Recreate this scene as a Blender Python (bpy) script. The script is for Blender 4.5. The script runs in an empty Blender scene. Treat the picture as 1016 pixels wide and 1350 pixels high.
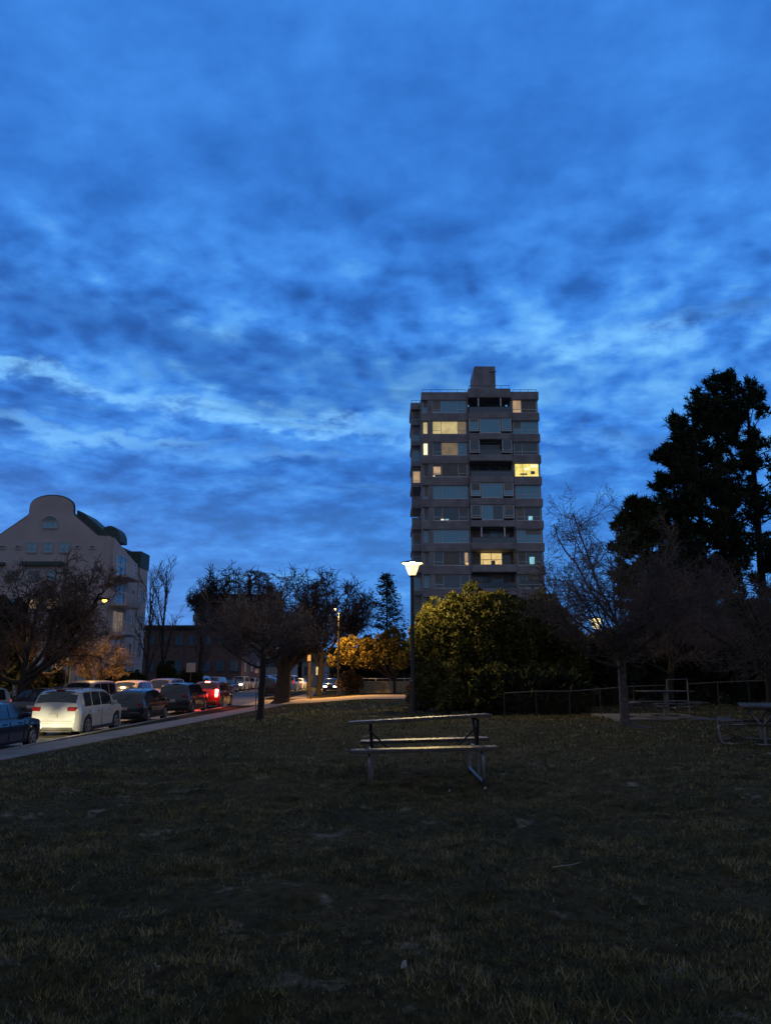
import bpy, math, random
import numpy as np
from mathutils import Vector, Matrix
PI = math.pi
scene = bpy.context.scene
COL = scene.collection
# ---------------------------------------------------------------- camera maths
FPX, CX, CY, HOR, EYE = 1030.0, 508.0, 675.0, 885.0, 1.46
PITCH = math.atan((HOR - CY) / FPX)
SP, CP = math.sin(PITCH), math.cos(PITCH)
def P(x, y, Y):
    """world point seen at photo pixel (x,y) at distance Y along the street axis"""
    cx = (x - CX) / FPX; cy = (CY - y) / FPX
    d = CP - cy * SP
    return Vector((cx * Y / d, Y, EYE + (SP + cy * CP) * Y / d))
def PX(x, Y): return (x - CX) / FPX * Y * CP
def PZ(y, Y): return P(CX, y, Y).z
cam = bpy.data.cameras.new('camera'); camo = bpy.data.objects.new('camera', cam); COL.objects.link(camo)
camo.location = (0, 0, EYE); camo.rotation_euler = (PI / 2 + PITCH, 0, 0)
cam.sensor_fit = 'VERTICAL'; cam.sensor_height = 24.0; cam.lens = 24.0 * FPX / 1350.0
cam.clip_start = 0.05; cam.clip_end = 6000
scene.camera = camo
scene.view_settings.view_transform = 'Standard'; scene.view_settings.look = 'None'
scene.view_settings.exposure = 0; scene.view_settings.gamma = 1

def ss(v, a=0.0, b=1.0):
    v = np.clip((np.asarray(v, dtype=float) - a) / (b - a), 0, 1)
    return v * v * (3 - 2 * v)
# ---------------------------------------------------------------- terrain
def xsw(Y):
    Y = np.clip(Y, -5, 56)
    return -10.5 + (Y - 21.8) * 0.088
def kerb_r(Y):
    return -11.4 + (np.clip(Y, -40, 60) - 20) * 0.025
def kerb_l(Y): return kerb_r(Y) - 9.0
ROADZ = -0.92
def gz0(X, Y):
    X = np.asarray(X, float); Y = np.asarray(Y, float)
    t = ss((xsw(Y) + 7.0 - X) / 6.5)
    u = ss(Y, 16, 62) * (1 - ss(X, 3, 11))
    z = -(0.80 * t + 0.48 * u * (1 - t)) - 0.155 * ss((xsw(Y) + .5 - X) / 1.0)
    return z
def vnoise(X, Y, seed, scale):
    X = np.asarray(X, float) * scale; Y = np.asarray(Y, float) * scale
    xi = np.floor(X).astype(np.int64); yi = np.floor(Y).astype(np.int64)
    fx = X - xi; fy = Y - yi; fx = fx * fx * (3 - 2 * fx); fy = fy * fy * (3 - 2 * fy)
    def h(a, b):
        n = (a * 374761393 + b * 668265263 + seed * 1442695041) & 0xffffffff
        n = ((n ^ (n >> 13)) * 1274126177) & 0xffffffff
        return ((n ^ (n >> 16)) & 0xffff) / 65535.0
    return (h(xi, yi) * (1 - fx) + h(xi + 1, yi) * fx) * (1 - fy) + (h(xi, yi + 1) * (1 - fx) + h(xi + 1, yi + 1) * fx) * fy
def gz(X, Y):
    X = np.asarray(X, float); Y = np.asarray(Y, float)
    m = ss(X - xsw(Y), 0.6, 2.0) * (1 - ss(Y, 45, 54))
    n = (vnoise(X, Y, 1, .35) - .5) * .12 + (vnoise(X, Y, 2, 1.3) - .5) * .08 + (vnoise(X, Y * 1.4, 3, 3.4) - .5) * .07 + (vnoise(X, Y * 1.3, 4, 8) - .5) * .045 
    return gz0(X, Y) + n * m
def gp(x, y):
    """ground point under photo pixel"""
    a, b = 3.0, 120.0
    best = None
    for i in range(900):
        Y = 3 * (120 / 3) ** (i / 899)
        p = P(x, y, Y)
        if p.z <= float(gz0(p.x, p.y)): return Vector((p.x, p.y, float(gz(p.x, p.y))))
    return P(x, y, 120)
# ---------------------------------------------------------------- materials
MATS = {}
def mat(name, col, rough=.8, metal=0.0, var=0.0, vscale=3.0, bump=0.0, bscale=40.0, emit=None, estr=0.0, col2=None, spec=.5, alpha=None, coat=0.0, trans=0.0):
    if name in MATS: return MATS[name]
    m = bpy.data.materials.new(name); m.use_nodes = True
    nt = m.node_tree; b = nt.nodes['Principled BSDF']
    b.inputs['Base Color'].default_value = (*col, 1); b.inputs['Roughness'].default_value = rough
    b.inputs['Metallic'].default_value = metal; b.inputs['Specular IOR Level'].default_value = spec
    if coat: b.inputs['Coat Weight'].default_value = coat; b.inputs['Coat Roughness'].default_value = .05
    if trans: b.inputs['Transmission Weight'].default_value = trans
    tc = None
    if var or bump or col2:
        tc = nt.nodes.new('ShaderNodeTexCoord')
    if var or col2:
        n = nt.nodes.new('ShaderNodeTexNoise'); n.inputs['Scale'].default_value = vscale; n.inputs['Detail'].default_value = 6
        nt.links.new(tc.outputs['Object'], n.inputs['Vector'])
        r = nt.nodes.new('ShaderNodeMix'); r.data_type = 'RGBA'
        mr = nt.nodes.new('ShaderNodeMapRange'); mr.inputs[1].default_value = .35; mr.inputs[2].default_value = .65
        nt.links.new(n.outputs['Fac'], mr.inputs[0]); nt.links.new(mr.outputs[0], r.inputs[0])
        c2 = col2 if col2 else tuple(c * (1 + var) for c in col)
        c1 = col if col2 else tuple(c * (1 - var) for c in col)
        r.inputs[6].default_value = (*c1, 1); r.inputs[7].default_value = (*c2, 1)
        nt.links.new(r.outputs[2], b.inputs['Base Color'])
    if bump:
        n = nt.nodes.new('ShaderNodeTexNoise'); n.inputs['Scale'].default_value = bscale; n.inputs['Detail'].default_value = 5
        nt.links.new(tc.outputs['Object'], n.inputs['Vector'])
        bp = nt.nodes.new('ShaderNodeBump'); bp.inputs['Strength'].default_value = bump; bp.inputs['Distance'].default_value = .03
        nt.links.new(n.outputs['Fac'], bp.inputs['Height']); nt.links.new(bp.outputs[0], b.inputs['Normal'])
    if emit:
        b.inputs['Emission Color'].default_value = (*emit, 1); b.inputs['Emission Strength'].default_value = estr
    MATS[name] = m
    return m
# ---------------------------------------------------------------- mesh tools
def link(name, me, parent=None):
    o = bpy.data.objects.new(name, me); COL.objects.link(o)
    if parent is not None: o.parent = parent
    return o
def arr_mesh(name, V, F, m, parent=None, smooth=False, matidx=None):
    """V (n,3) array, F (k,s) array with s corners per face"""
    me = bpy.data.meshes.new(name)
    V = np.ascontiguousarray(V, dtype=np.float32); F = np.ascontiguousarray(F, dtype=np.int32)
    me.vertices.add(len(V)); me.vertices.foreach_set('co', V.ravel())
    k, s = F.shape
    me.loops.add(k * s); me.loops.foreach_set('vertex_index', F.ravel())
    me.polygons.add(k); me.polygons.foreach_set('loop_start', np.arange(0, k * s, s, dtype=np.int32))
    try: me.polygons.foreach_set('loop_total', np.full(k, s, dtype=np.int32))
    except Exception: pass
    ms = m if isinstance(m, (list, tuple)) else [m]
    for q in ms: me.materials.append(q)
    if matidx is not None: me.polygons.foreach_set('material_index', np.asarray(matidx, dtype=np.int32))
    me.update(calc_edges=True); me.validate()
    if smooth: me.polygons.foreach_set('use_smooth', np.ones(len(me.polygons), dtype=bool))
    return link(name, me, parent)
class MB:
    def __init__(s): s.v = []; s.f = []; s.mi = []; s.cur = 0
    def add(s, vs, fs):
        n = len(s.v); s.v += [tuple(v) for v in vs]
        s.f += [tuple(i + n for i in f) for f in fs]; s.mi += [s.cur] * len(fs)
    def box(s, x0, x1, y0, y1, z0, z1, bev=0.0):
        if x0 > x1: x0, x1 = x1, x0
        if y0 > y1: y0, y1 = y1, y0
        if z0 > z1: z0, z1 = z1, z0
        if bev <= 0:
            s.add([(x0,y0,z0),(x1,y0,z0),(x1,y1,z0),(x0,y1,z0),(x0,y0,z1),(x1,y0,z1),(x1,y1,z1),(x0,y1,z1)],
                  [(0,3,2,1),(4,5,6,7),(0,1,5,4),(1,2,6,5),(2,3,7,6),(3,0,4,7)])
        else:
            b = bev
            s.add([(x0+b,y0+b,z0),(x1-b,y0+b,z0),(x1-b,y1-b,z0),(x0+b,y1-b,z0),
                   (x0,y0,z0+b),(x1,y0,z0+b),(x1,y1,z0+b),(x0,y1,z0+b),
                   (x0,y0,z1-b),(x1,y0,z1-b),(x1,y1,z1-b),(x0,y1,z1-b),
                   (x0+b,y0+b,z1),(x1-b,y0+b,z1),(x1-b,y1-b,z1),(x0+b,y1-b,z1)],
                  [(0,3,2,1),(12,13,14,15)] + [(a+i, a+(i+1)%4, a+4+(i+1)%4, a+4+i) for a in (0,4,8) for i in range(4)])
    def obox(s, c, ax, ay, az):
        """oriented box: centre and three half vectors"""
        c, ax, ay, az = Vector(c), Vector(ax), Vector(ay), Vector(az)
        vs = [c + sx*ax + sy*ay + sz*az for sz in (-1,1) for sx, sy in ((-1,-1),(1,-1),(1,1),(-1,1))]
        s.add(vs, [(0,3,2,1),(4,5,6,7),(0,1,5,4),(1,2,6,5),(2,3,7,6),(3,0,4,7)])
    def tube(s, pts, r, n=8, cap=True):
        pts = [Vector(p) for p in pts]
        rs = r if isinstance(r, (list, tuple)) else [r] * len(pts)
        vs = []; up = None
        for i, p in enumerate(pts):
            t = (pts[min(i+1, len(pts)-1)] - pts[max(i-1, 0)]).normalized()
            if up is None:
                up = t.orthogonal().normalized()
            else:
                up = (up - t * up.dot(t)); up = up.normalized() if up.length > 1e-5 else t.orthogonal().normalized()
            w = t.cross(up)
            for k in range(n):
                a = 2 * PI * k / n
                vs.append(p + rs[i] * (math.cos(a) * up + math.sin(a) * w))
        fs = [(i*n+k, i*n+(k+1)%n, (i+1)*n+(k+1)%n, (i+1)*n+k) for i in range(len(pts)-1) for k in range(n)]
        if cap: fs += [tuple(range(n))[::-1], tuple((len(pts)-1)*n + k for k in range(n))]
        s.add(vs, fs)
    def lathe(s, prof, c=(0,0,0), n=20, axis='z'):
        vs = []
        for (r, z) in prof:
            for k in range(n):
                a = 2*PI*k/n; q = (r*math.cos(a), r*math.sin(a), z)
                if axis == 'x': q = (q[2], q[0], q[1])
                if axis == 'y': q = (q[0], q[2], q[1])
                vs.append((c[0]+q[0], c[1]+q[1], c[2]+q[2]))
        m = len(prof)
        fs = [(i*n+k, i*n+(k+1)%n, (i+1)*n+(k+1)%n, (i+1)*n+k) for i in range(m-1) for k in range(n)]
        fs += [tuple(range(n))[::-1], tuple((m-1)*n+k for k in range(n))]
        s.add(vs, fs)
    def prism(s, poly, y0, y1):
        """polygon in x,z extruded along y"""
        n = len(poly)
        vs = [(p[0], y0, p[1]) for p in poly] + [(p[0], y1, p[1]) for p in poly]
        s.add(vs, [tuple(range(n)), tuple(range(n, 2*n))[::-1]] + [(i, n+i, n+(i+1)%n, (i+1)%n) for i in range(n)])
    def build(s, name, m, parent=None, smooth=None, loc=None, fix=True):
        import bmesh
        me = bpy.data.meshes.new(name); me.from_pydata(s.v, [], s.f)
        for q in (m if isinstance(m, (list, tuple)) else [m]): me.materials.append(q)
        me.polygons.foreach_set('material_index', s.mi)
        if fix:
            bm = bmesh.new(); bm.from_mesh(me); bmesh.ops.recalc_face_normals(bm, faces=bm.faces); bm.to_mesh(me); bm.free()
        if smooth is not None:
            me.polygons.foreach_set('use_smooth', [True]*len(me.polygons))
            me.set_sharp_from_angle(angle=math.radians(smooth))
        me.update()
        o = link(name, me, parent)
        if loc: o.location = loc
        return o
def tag(o, label=None, cat=None, group=None, kind=None):
    if label: o['label'] = label
    if cat: o['category'] = cat
    if group: o['group'] = group
    if kind: o['kind'] = kind
    return o
def thing(name, loc, label, cat, group=None, rz=0.0):
    o = bpy.data.objects.new(name, None); COL.objects.link(o)
    o.location = loc; o.rotation_euler = (0, 0, rz); o.empty_display_size = .3
    return tag(o, label, cat, group)
def copy_tree(o, parent=None):
    c = o.copy(); COL.objects.link(c); c.parent = parent
    for ch in [q for q in bpy.data.objects if q.parent is o]: copy_tree(ch, c)
    return c
# ---------------------------------------------------------------- sky, dusk light
W = bpy.data.worlds.new('World'); scene.world = W; W.use_nodes = True
nt = W.node_tree; N = nt.nodes; Lk = nt.links
bg = N['Background']
def node(t, **k):
    n = N.new(t)
    for a, v in k.items(): setattr(n, a, v)
    return n
def mth(op, a, b=None, clamp=False):
    n = N.new('ShaderNodeMath'); n.operation = op; n.use_clamp = clamp
    for i, v in enumerate((a, b)):
        if v is None: continue
        if isinstance(v, (int, float)): n.inputs[i].default_value = v
        else: Lk.new(v, n.inputs[i])
    return n.outputs[0]
def mixc(f, a, b, mode='MIX'):
    n = N.new('ShaderNodeMix'); n.data_type = 'RGBA'; n.blend_type = mode
    if isinstance(f, (int, float)): n.inputs[0].default_value = f
    else: Lk.new(f, n.inputs[0])
    for i, v in ((6, a), (7, b)):
        if isinstance(v, tuple): n.inputs[i].default_value = (*v, 1)
        else: Lk.new(v, n.inputs[i])
    return n.outputs[2]
def rng_(v, a, b, c=0.0, d=1.0, smooth=True):
    n = N.new('ShaderNodeMapRange'); n.interpolation_type = 'SMOOTHSTEP' if smooth else 'LINEAR'
    Lk.new(v, n.inputs[0])
    for i, q in enumerate((a, b, c, d)): n.inputs[i+1].default_value = q
    return n.outputs[0]
tc = node('ShaderNodeTexCoord'); sep = node('ShaderNodeSeparateXYZ'); Lk.new(tc.outputs['Generated'], sep.inputs[0])
sx, sy, sz = sep.outputs
den = mth('ADD', mth('MAXIMUM', sz, 0.0), 0.24)
cxn = mth('DIVIDE', sx, den); cyn = mth('DIVIDE', sy, den)
cmb = node('ShaderNodeCombineXYZ'); Lk.new(cxn, cmb.inputs[0]); Lk.new(cyn, cmb.inputs[1])
def noise(scale, detail, rough, dist, off, sx_=1.0):
    mp = node('ShaderNodeMapping'); mp.inputs['Location'].default_value = off; mp.inputs['Scale'].default_value = (sx_, 1, 1)
    mp.inputs['Rotation'].default_value = (0, 0, math.radians(14))
    Lk.new(cmb.outputs[0], mp.inputs[0])
    n = node('ShaderNodeTexNoise'); n.inputs['Scale'].default_value = scale; n.inputs['Detail'].default_value = detail
    n.inputs['Roughness'].default_value = rough; n.inputs['Distortion'].default_value = dist
    Lk.new(mp.outputs[0], n.inputs['Vector']); return n.outputs['Fac']
n1 = noise(1.7, 3, .5, .2, (3.1, 1.7, 0), .6)
n2 = noise(6.5, 7, .58, .12, (7.2, 4.4, 0), .9)
n3 = noise(17.0, 5, .55, .0, (1.2, 9.4, 0), 1.0)
dens = mth('ADD', mth('ADD', mth('MULTIPLY', n1, .32), mth('MULTIPLY', n2, .52)), mth('MULTIPLY', n3, .16))
vo = node('ShaderNodeTexVoronoi', feature='SMOOTH_F1'); vo.inputs['Scale'].default_value = 13.0; vo.inputs['Smoothness'].default_value = 1.0; vo.inputs['Detail'].default_value = 1.0
wp = node('ShaderNodeVectorMath', operation='MULTIPLY_ADD'); nv = node('ShaderNodeTexNoise'); nv.inputs['Scale'].default_value = 7.0; Lk.new(cmb.outputs[0], nv.inputs['Vector'])
Lk.new(nv.outputs['Color'], wp.inputs[0]); wp.inputs[1].default_value = (.12, .10, 0); Lk.new(cmb.outputs[0], wp.inputs[2]); Lk.new(wp.outputs[0], vo.inputs['Vector'])
dens = mth('ADD', dens, mth('MULTIPLY', mth('SUBTRACT', vo.outputs['Distance'], .52), mth('MULTIPLY', rng_(sz, .24, .34), mth('MULTIPLY', rng_(sz, .64, .46), .24))))
# contrast is softer high in the sky
dens = mth('ADD', mth('MULTIPLY', mth('SUBTRACT', dens, .5), rng_(sz, .36, .60, .92, .34)), .5)
ramp = node('ShaderNodeValToRGB'); Lk.new(dens, ramp.inputs[0])
cr = ramp.color_ramp
def lin(r, g, b):
    f = lambda c: (c/255/12.92) if c/255 <= .04045 else ((c/255+.055)/1.055)**2.4
    return (f(r), f(g), f(b))
stops = [(.38, (34, 86, 160)), (.44, (40, 98, 180)), (.49, (50, 116, 204)), (.55, (64, 137, 226)), (.70, (116, 190, 250))]
cr.elements[0].position = stops[0][0]; cr.elements[0].color = (*lin(*stops[0][1]), 1)
cr.elements[1].position = stops[-1][0]; cr.elements[1].color = (*lin(*stops[-1][1]), 1)
for p, c in stops[1:-1]:
    e = cr.elements.new(p); e.color = (*lin(*c), 1)
front = ramp.outputs[0]
# thin pale gaps between the low cloud layers
azc = node('ShaderNodeCombineXYZ'); Lk.new(mth('MULTIPLY', mth('DIVIDE', sx, mth('MAXIMUM', sy, .2)), 1.7), azc.inputs[0]); Lk.new(mth('ADD', mth('MULTIPLY', sz, 17.0), mth('MULTIPLY', sx, 1.6)), azc.inputs[1])
n4 = node('ShaderNodeTexNoise'); n4.inputs['Scale'].default_value = 1.0; n4.inputs['Detail'].default_value = 8; n4.inputs['Roughness'].default_value = .62; n4.inputs['Distortion'].default_value = .15
Lk.new(azc.outputs[0], n4.inputs['Vector'])
gap = mth('MULTIPLY', rng_(n4.outputs['Fac'], .50, .66), mth('MULTIPLY', rng_(sz, .15, .22), rng_(sz, .42, .32)))
gap = mth('MULTIPLY', gap, rng_(n2, .40, .56, .45, 1.0))
azr = mth('DIVIDE', sx, mth('MAXIMUM', sy, .2))
def band(c0, slope, wid, wamp, nz_):
    c = mth('ADD', mth('MULTIPLY', azr, slope), c0); d = mth('ABSOLUTE', mth('SUBTRACT', mth('ADD', sz, mth('MULTIPLY', mth('SUBTRACT', nz_, .5), wamp)), c))
    return rng_(d, wid, wid*.15)
gA = mth('MULTIPLY', mth('MULTIPLY', band(.300, -.075, .017, .10, n2), rng_(azr, .10, -.10, .25, 1.0)), rng_(n3, .38, .58, .35, 1.0))
gB = mth('MULTIPLY', mth('MULTIPLY', band(.402, -.02, .020, .12, n2), mth('MULTIPLY', rng_(azr, .10, .22), rng_(azr, .50, .36, .3, 1.0))), rng_(n3, .38, .58, .35, 1.0))
gC = mth('MULTIPLY', mth('MULTIPLY', band(.262, -.03, .012, .08, n2), rng_(azr, .35, .0, .3, .8)), rng_(n1, .45, .6))
dB = mth('MULTIPLY', band(.375, -.08, .045, .12, n2), rng_(azr, .35, .05, .2, 1.0))
front = mixc(mth('MULTIPLY', dB, .45), front, lin(34, 84, 158))
front = mixc(mth('MULTIPLY', gap, .30), front, lin(104, 178, 244))
for g_, k_ in ((gA, .80), (gB, .50), (gC, .75)): front = mixc(mth('MULTIPLY', g_, k_), front, lin(122, 190, 247))
drk = mth('MULTIPLY', rng_(n4.outputs['Fac'], .47, .36), mth('MULTIPLY', rng_(sz, .10, .2), rng_(sz, .52, .40)))
front = mixc(mth('MULTIPLY', drk, .40), front, lin(32, 84, 158))
# paler band low on the horizon where the sun has set
front = mixc(rng_(sz, .30, .05, 0, .55), front, lin(76, 146, 222))
# sky behind the camera and overhead: unseen dim grey, shaped to light walls and lawn
back = mixc(rng_(n2, .35, .65), (.115, .140, .205), (.190, .222, .310))
f = mth('MULTIPLY', rng_(sy, .30, .66), rng_(sz, .92, .72))
sky = mixc(f, back, front)
nis = node('ShaderNodeTexSky', sky_type='NISHITA'); nis.sun_disc = False
nis.sun_elevation = math.radians(0.5); nis.sun_rotation = math.radians(-25)
sky = mixc(.004, sky, nis.outputs[0], 'ADD')
Lk.new(sky, bg.inputs['Color']); bg.inputs['Strength'].default_value = 1.1
# last light of the sunken sun, ahead and left
su = bpy.data.lights.new('sun', 'SUN'); su.energy = .012; su.angle = math.radians(20); su.color = (1, .93, .85)
so = bpy.data.objects.new('sun', su); COL.objects.link(so)
so.rotation_euler = (math.radians(80), 0, math.radians(180+25))
# ---------------------------------------------------------------- ground
GR = bpy.data.materials.new('lawn_soil'); GR.use_nodes = True
def lawn_nodes(m, c_grass, c_dry, c_soil):
    t = m.node_tree; b = t.nodes['Principled BSDF']; b.inputs['Roughness'].default_value = .95; b.inputs['Specular IOR Level'].default_value = .1
    tcn = t.nodes.new('ShaderNodeTexCoord')
    def nz(s, d, r=.6):
        n = t.nodes.new('ShaderNodeTexNoise'); n.inputs['Scale'].default_value = s; n.inputs['Detail'].default_value = d; n.inputs['Roughness'].default_value = r
        t.links.new(tcn.outputs['Object'], n.inputs['Vector']); return n.outputs['Fac']
    def mr(v, a, bb):
        n = t.nodes.new('ShaderNodeMapRange'); t.links.new(v, n.inputs[0]); n.inputs[1].default_value = a; n.inputs[2].default_value = bb; return n.outputs[0]
    def mx(f_, a, bb):
        n = t.nodes.new('ShaderNodeMix'); n.data_type = 'RGBA'; t.links.new(f_, n.inputs[0])
        for i, v in ((6, a), (7, bb)):
            if isinstance(v, tuple): n.inputs[i].default_value = (*v, 1)
            else: t.links.new(v, n.inputs[i])
        return n.outputs[2]
    a = mx(mr(nz(.9, 6), .4, .62), c_grass, c_dry)
    a = mx(mr(nz(14, 5), .35, .7), a, tuple(c * .35 for c in c_grass))
    a = mx(mr(nz(1.7, 5, .7), .60, .70), a, c_soil)
    t.links.new(a, b.inputs['Base Color'])
    bp = t.nodes.new('ShaderNodeBump'); bp.inputs['Strength'].default_value = .8; bp.inputs['Distance'].default_value = .05
    t.links.new(nz(22, 8, .7), bp.inputs['Height']); t.links.new(bp.outputs[0], b.inputs['Normal'])
lawn_nodes(GR, (.050, .046, .020), (.085, .070, .034), (.22, .195, .155))
MATS['lawn_soil'] = GR
xs = np.concatenate([[-2500,-900,-300,-120,-70], np.arange(-45,-14,1.5), np.arange(-14,-9,.25), np.arange(-9, 9.01,.09), np.arange(9.4, 20,.4), np.arange(20, 60, 2), [80,140,300,900,2500]])
ys = np.concatenate([[-2000,-300,-60,-20,-8,-3], np.arange(-1, 3, .4), np.arange(3, 14,.08), np.arange(14,30,.2), np.arange(30,80,.7), np.arange(80,200,6), [260,400,800,2000,4500]])
XX, YY = np.meshgrid(xs, ys, indexing='ij'); ZZ = gz(XX, YY)
V = np.stack([XX, YY, ZZ], -1).reshape(-1, 3)
nx, ny = len(xs), len(ys)
ii, jj = np.meshgrid(np.arange(nx-1), np.arange(ny-1), indexing='ij')
a = (ii*ny+jj).ravel()
tag(arr_mesh('ground', V, np.stack([a, a+ny, a+ny+1, a+1], -1), GR, smooth=True), kind='structure')
# grass blades on the lawn: near dense and fine, further off sparser and coarser
R = np.random.default_rng(11)
def blades(n, y0, y1, power, h0, h1, w):
    u = R.random(n)
    Y = (y0**power + u*(y1**power - y0**power))**(1/power)
    X = (R.random(n)*2-1) * (.56*Y + 1.6)
    keep = (X > xsw(Y) + 1.0) & (vnoise(X+5, Y, 7, 1.1)*.6 + vnoise(X, Y, 8, 4.0)*.4 + R.random(n)*.25 > .50)
    X, Y = X[keep], Y[keep]; n = len(X)
    Z = gz(X, Y) - .008
    tuft = vnoise(X, Y, 5, 5.0)*.5 + vnoise(X, Y, 6, 1.6)*.5
    h = (h0 + (h1-h0)*R.random(n)) * (.25 + 1.7*tuft**1.3)
    ang = R.random(n)*2*PI; lean = R.random(n)*.9 + .15
    sc = np.where(Y > 10, Y/10, 1.0)
    ww = w * (.6+.8*R.random(n)) * sc
    px, py = np.cos(ang)*ww, np.sin(ang)*ww
    la = R.random(n)*2*PI
    lx, ly = np.cos(la)*h*lean, np.sin(la)*h*lean
    b0 = np.stack([X-px, Y-py, Z], -1); b1 = np.stack([X+px, Y+py, Z], -1)
    t0 = np.stack([X+lx-px*.25, Y+ly-py*.25, Z+h], -1); t1 = np.stack([X+lx+px*.25, Y+ly+py*.25, Z+h*.98], -1)
    return np.stack([b0, b1, t1, t0], 1).reshape(-1, 3)
GV = np.concatenate([blades(260000, 2.6, 13, 1.1, .022, .055, .0026), blades(90000, 12, 34, 1.2, .03, .06, .006), blades(40000, 30, 55, 1.3, .03, .06, .009)])
GM = bpy.data.materials.new('grass_blades'); GM.use_nodes = True
def grass_nodes(m):
    t = m.node_tree; b = t.nodes['Principled BSDF']; b.inputs['Roughness'].default_value = .5; b.inputs['Specular IOR Level'].default_value = .5
    tcn = t.nodes.new('ShaderNodeTexCoord')
    mp = t.nodes.new('ShaderNodeMapping'); mp.inputs['Scale'].default_value = (.8, 1.25, 1); t.links.new(tcn.outputs['Object'], mp.inputs[0])
    def f_(s, d, a, bb, r=.6):
        n = t.nodes.new('ShaderNodeTexNoise'); n.inputs['Scale'].default_value = s; n.inputs['Detail'].default_value = d; n.inputs['Roughness'].default_value = r; t.links.new(mp.outputs[0], n.inputs['Vector'])
        q = t.nodes.new('ShaderNodeMapRange'); t.links.new(n.outputs['Fac'], q.inputs[0]); q.inputs[1].default_value = a; q.inputs[2].default_value = bb; return q.outputs[0]
    def mx(fac, a, bb):
        n = t.nodes.new('ShaderNodeMix'); n.data_type = 'RGBA'; t.links.new(fac, n.inputs[0])
        for i, v in ((6, a), (7, bb)):
            if isinstance(v, tuple): n.inputs[i].default_value = (*v, 1)
            else: t.links.new(v, n.inputs[i])
        return n.outputs[2]
    c = mx(f_(1.6, 6, .42, .60), (.115, .122, .034), (.31, .25, .10))      # green and dry patches
    c = mx(f_(5.5, 4, .48, .57), c, (.026, .034, .013))  # darkened further for painted shade between tufts
    c = mx(f_(13, 3, .52, .60), c, (.016, .020, .009))                     # lush dark tufts, with shade pits between them painted in
    c = mx(f_(26, 3, .62, .72), c, (.50, .44, .28))                         # straw
    t.links.new(c, b.inputs['Base Color'])
grass_nodes(GM)
tag(arr_mesh('grass', GV, np.arange(len(GV)).reshape(-1, 4), GM), kind='stuff')
# ---------------------------------------------------------------- street, kerbs, pavements
ASPH = mat('asphalt', (.11, .102, .090), .6, var=.25, vscale=1.2, bump=.3, bscale=60)
CONC = mat('pavement_concrete', (.19, .175, .165), .8, var=.15, vscale=2.0, bump=.3, bscale=30)
def joints(m, pitch=1.5):
    t = m.node_tree; b = t.nodes['Principled BSDF']; src = b.inputs['Base Color'].links[0].from_socket
    g = t.nodes.new('ShaderNodeNewGeometry'); s_ = t.nodes.new('ShaderNodeSeparateXYZ'); t.links.new(g.outputs['Position'], s_.inputs[0])
    a = t.nodes.new('ShaderNodeMath'); a.operation = 'PINGPONG'; t.links.new(s_.outputs[1], a.inputs[0]); a.inputs[1].default_value = pitch/2
    l = t.nodes.new('ShaderNodeMath'); l.operation = 'LESS_THAN'; t.links.new(a.outputs[0], l.inputs[0]); l.inputs[1].default_value = .02
    mx = t.nodes.new('ShaderNodeMix'); mx.data_type = 'RGBA'; t.links.new(l.outputs[0], mx.inputs[0]); t.links.new(src, mx.inputs[6]); mx.inputs[7].default_value = (.06, .055, .05, 1)
    t.links.new(mx.outputs[2], b.inputs['Base Color'])
joints(CONC)
def strip(name, fl, fr, y0, y1, z, thick, m, kind='structure', step=3.0, cols=1):
    Y = np.linspace(y0, y1, max(2, int((y1-y0)/step)+1)); n = len(Y)
    L_ = np.array([float(fl(v)) for v in Y]); R_ = np.array([float(fr(v)) for v in Y])
    Zt = np.full(n, z) if not callable(z) else None
    rows = []
    for i in range(n):
        if callable(z): zl, zr = float(z(L_[i], Y[i])), float(z(R_[i], Y[i]))
        else: zl = zr = z
        rows.append([(L_[i], Y[i], zl), (R_[i], Y[i], zr), (R_[i], Y[i], zr-thick), (L_[i], Y[i], zl-thick)])
    Vv = np.array(rows).reshape(-1, 3); F = []
    for i in range(n-1):
        for k in range(4): F.append((i*4+k, i*4+(k+1)%4, (i+1)*4+(k+1)%4, (i+1)*4+k))
    F.append((0, 3, 2, 1)); e = (n-1)*4; F.append((e, e+1, e+2, e+3))
    o = MB(); o.add(Vv, F); return tag(o.build(name, m), kind=kind)
strip('street', lambda Y: kerb_l(Y), lambda Y: kerb_r(Y), -30, 330, ROADZ, .3, ASPH)
KM = mat('kerb_stone', (.26, .25, .24), .8, var=.2, vscale=3)
VM = bpy.data.materials.new('verge_grass'); VM.use_nodes = True; MATS['verge_grass'] = VM
lawn_nodes(VM, (.034, .040, .016), (.055, .048, .024), (.07, .06, .045))
YC0, YC1 = 56.5, 66.5                                              # the cross street
for y0, y1 in ((-20, YC0-2), (YC1+2, 330)):
    strip('kerb', lambda Y: kerb_r(Y)+.002, lambda Y: kerb_r(Y)+.16, y0, y1, -.79, .3, KM)
strip('kerb', lambda Y: kerb_l(Y)-.16, lambda Y: kerb_l(Y)-.002, -20, 330, -.79, .3, KM)
strip('verge', lambda Y: kerb_r(Y)+.162, lambda Y: xsw(Y)-.702, -5, YC0-2.2, -.80, .3, VM)
strip('sidewalk', lambda Y: xsw(Y)-.70, lambda Y: xsw(Y)+.70, -5, YC0-.4, -.772, .3, CONC)
strip('far_verge', lambda Y: kerb_l(Y)-60, lambda Y: kerb_l(Y)-.162, -20, 330, -.80, .3, VM)
strip('far_sidewalk', lambda Y: kerb_l(Y)-3.6, lambda Y: kerb_l(Y)-2.0, -20, 330, -.79, .2, CONC)
strip('verge', lambda Y: kerb_r(Y)+.162, lambda Y: xsw(Y)-.702, YC1+2.2, 330, -.80, .3, VM)
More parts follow.
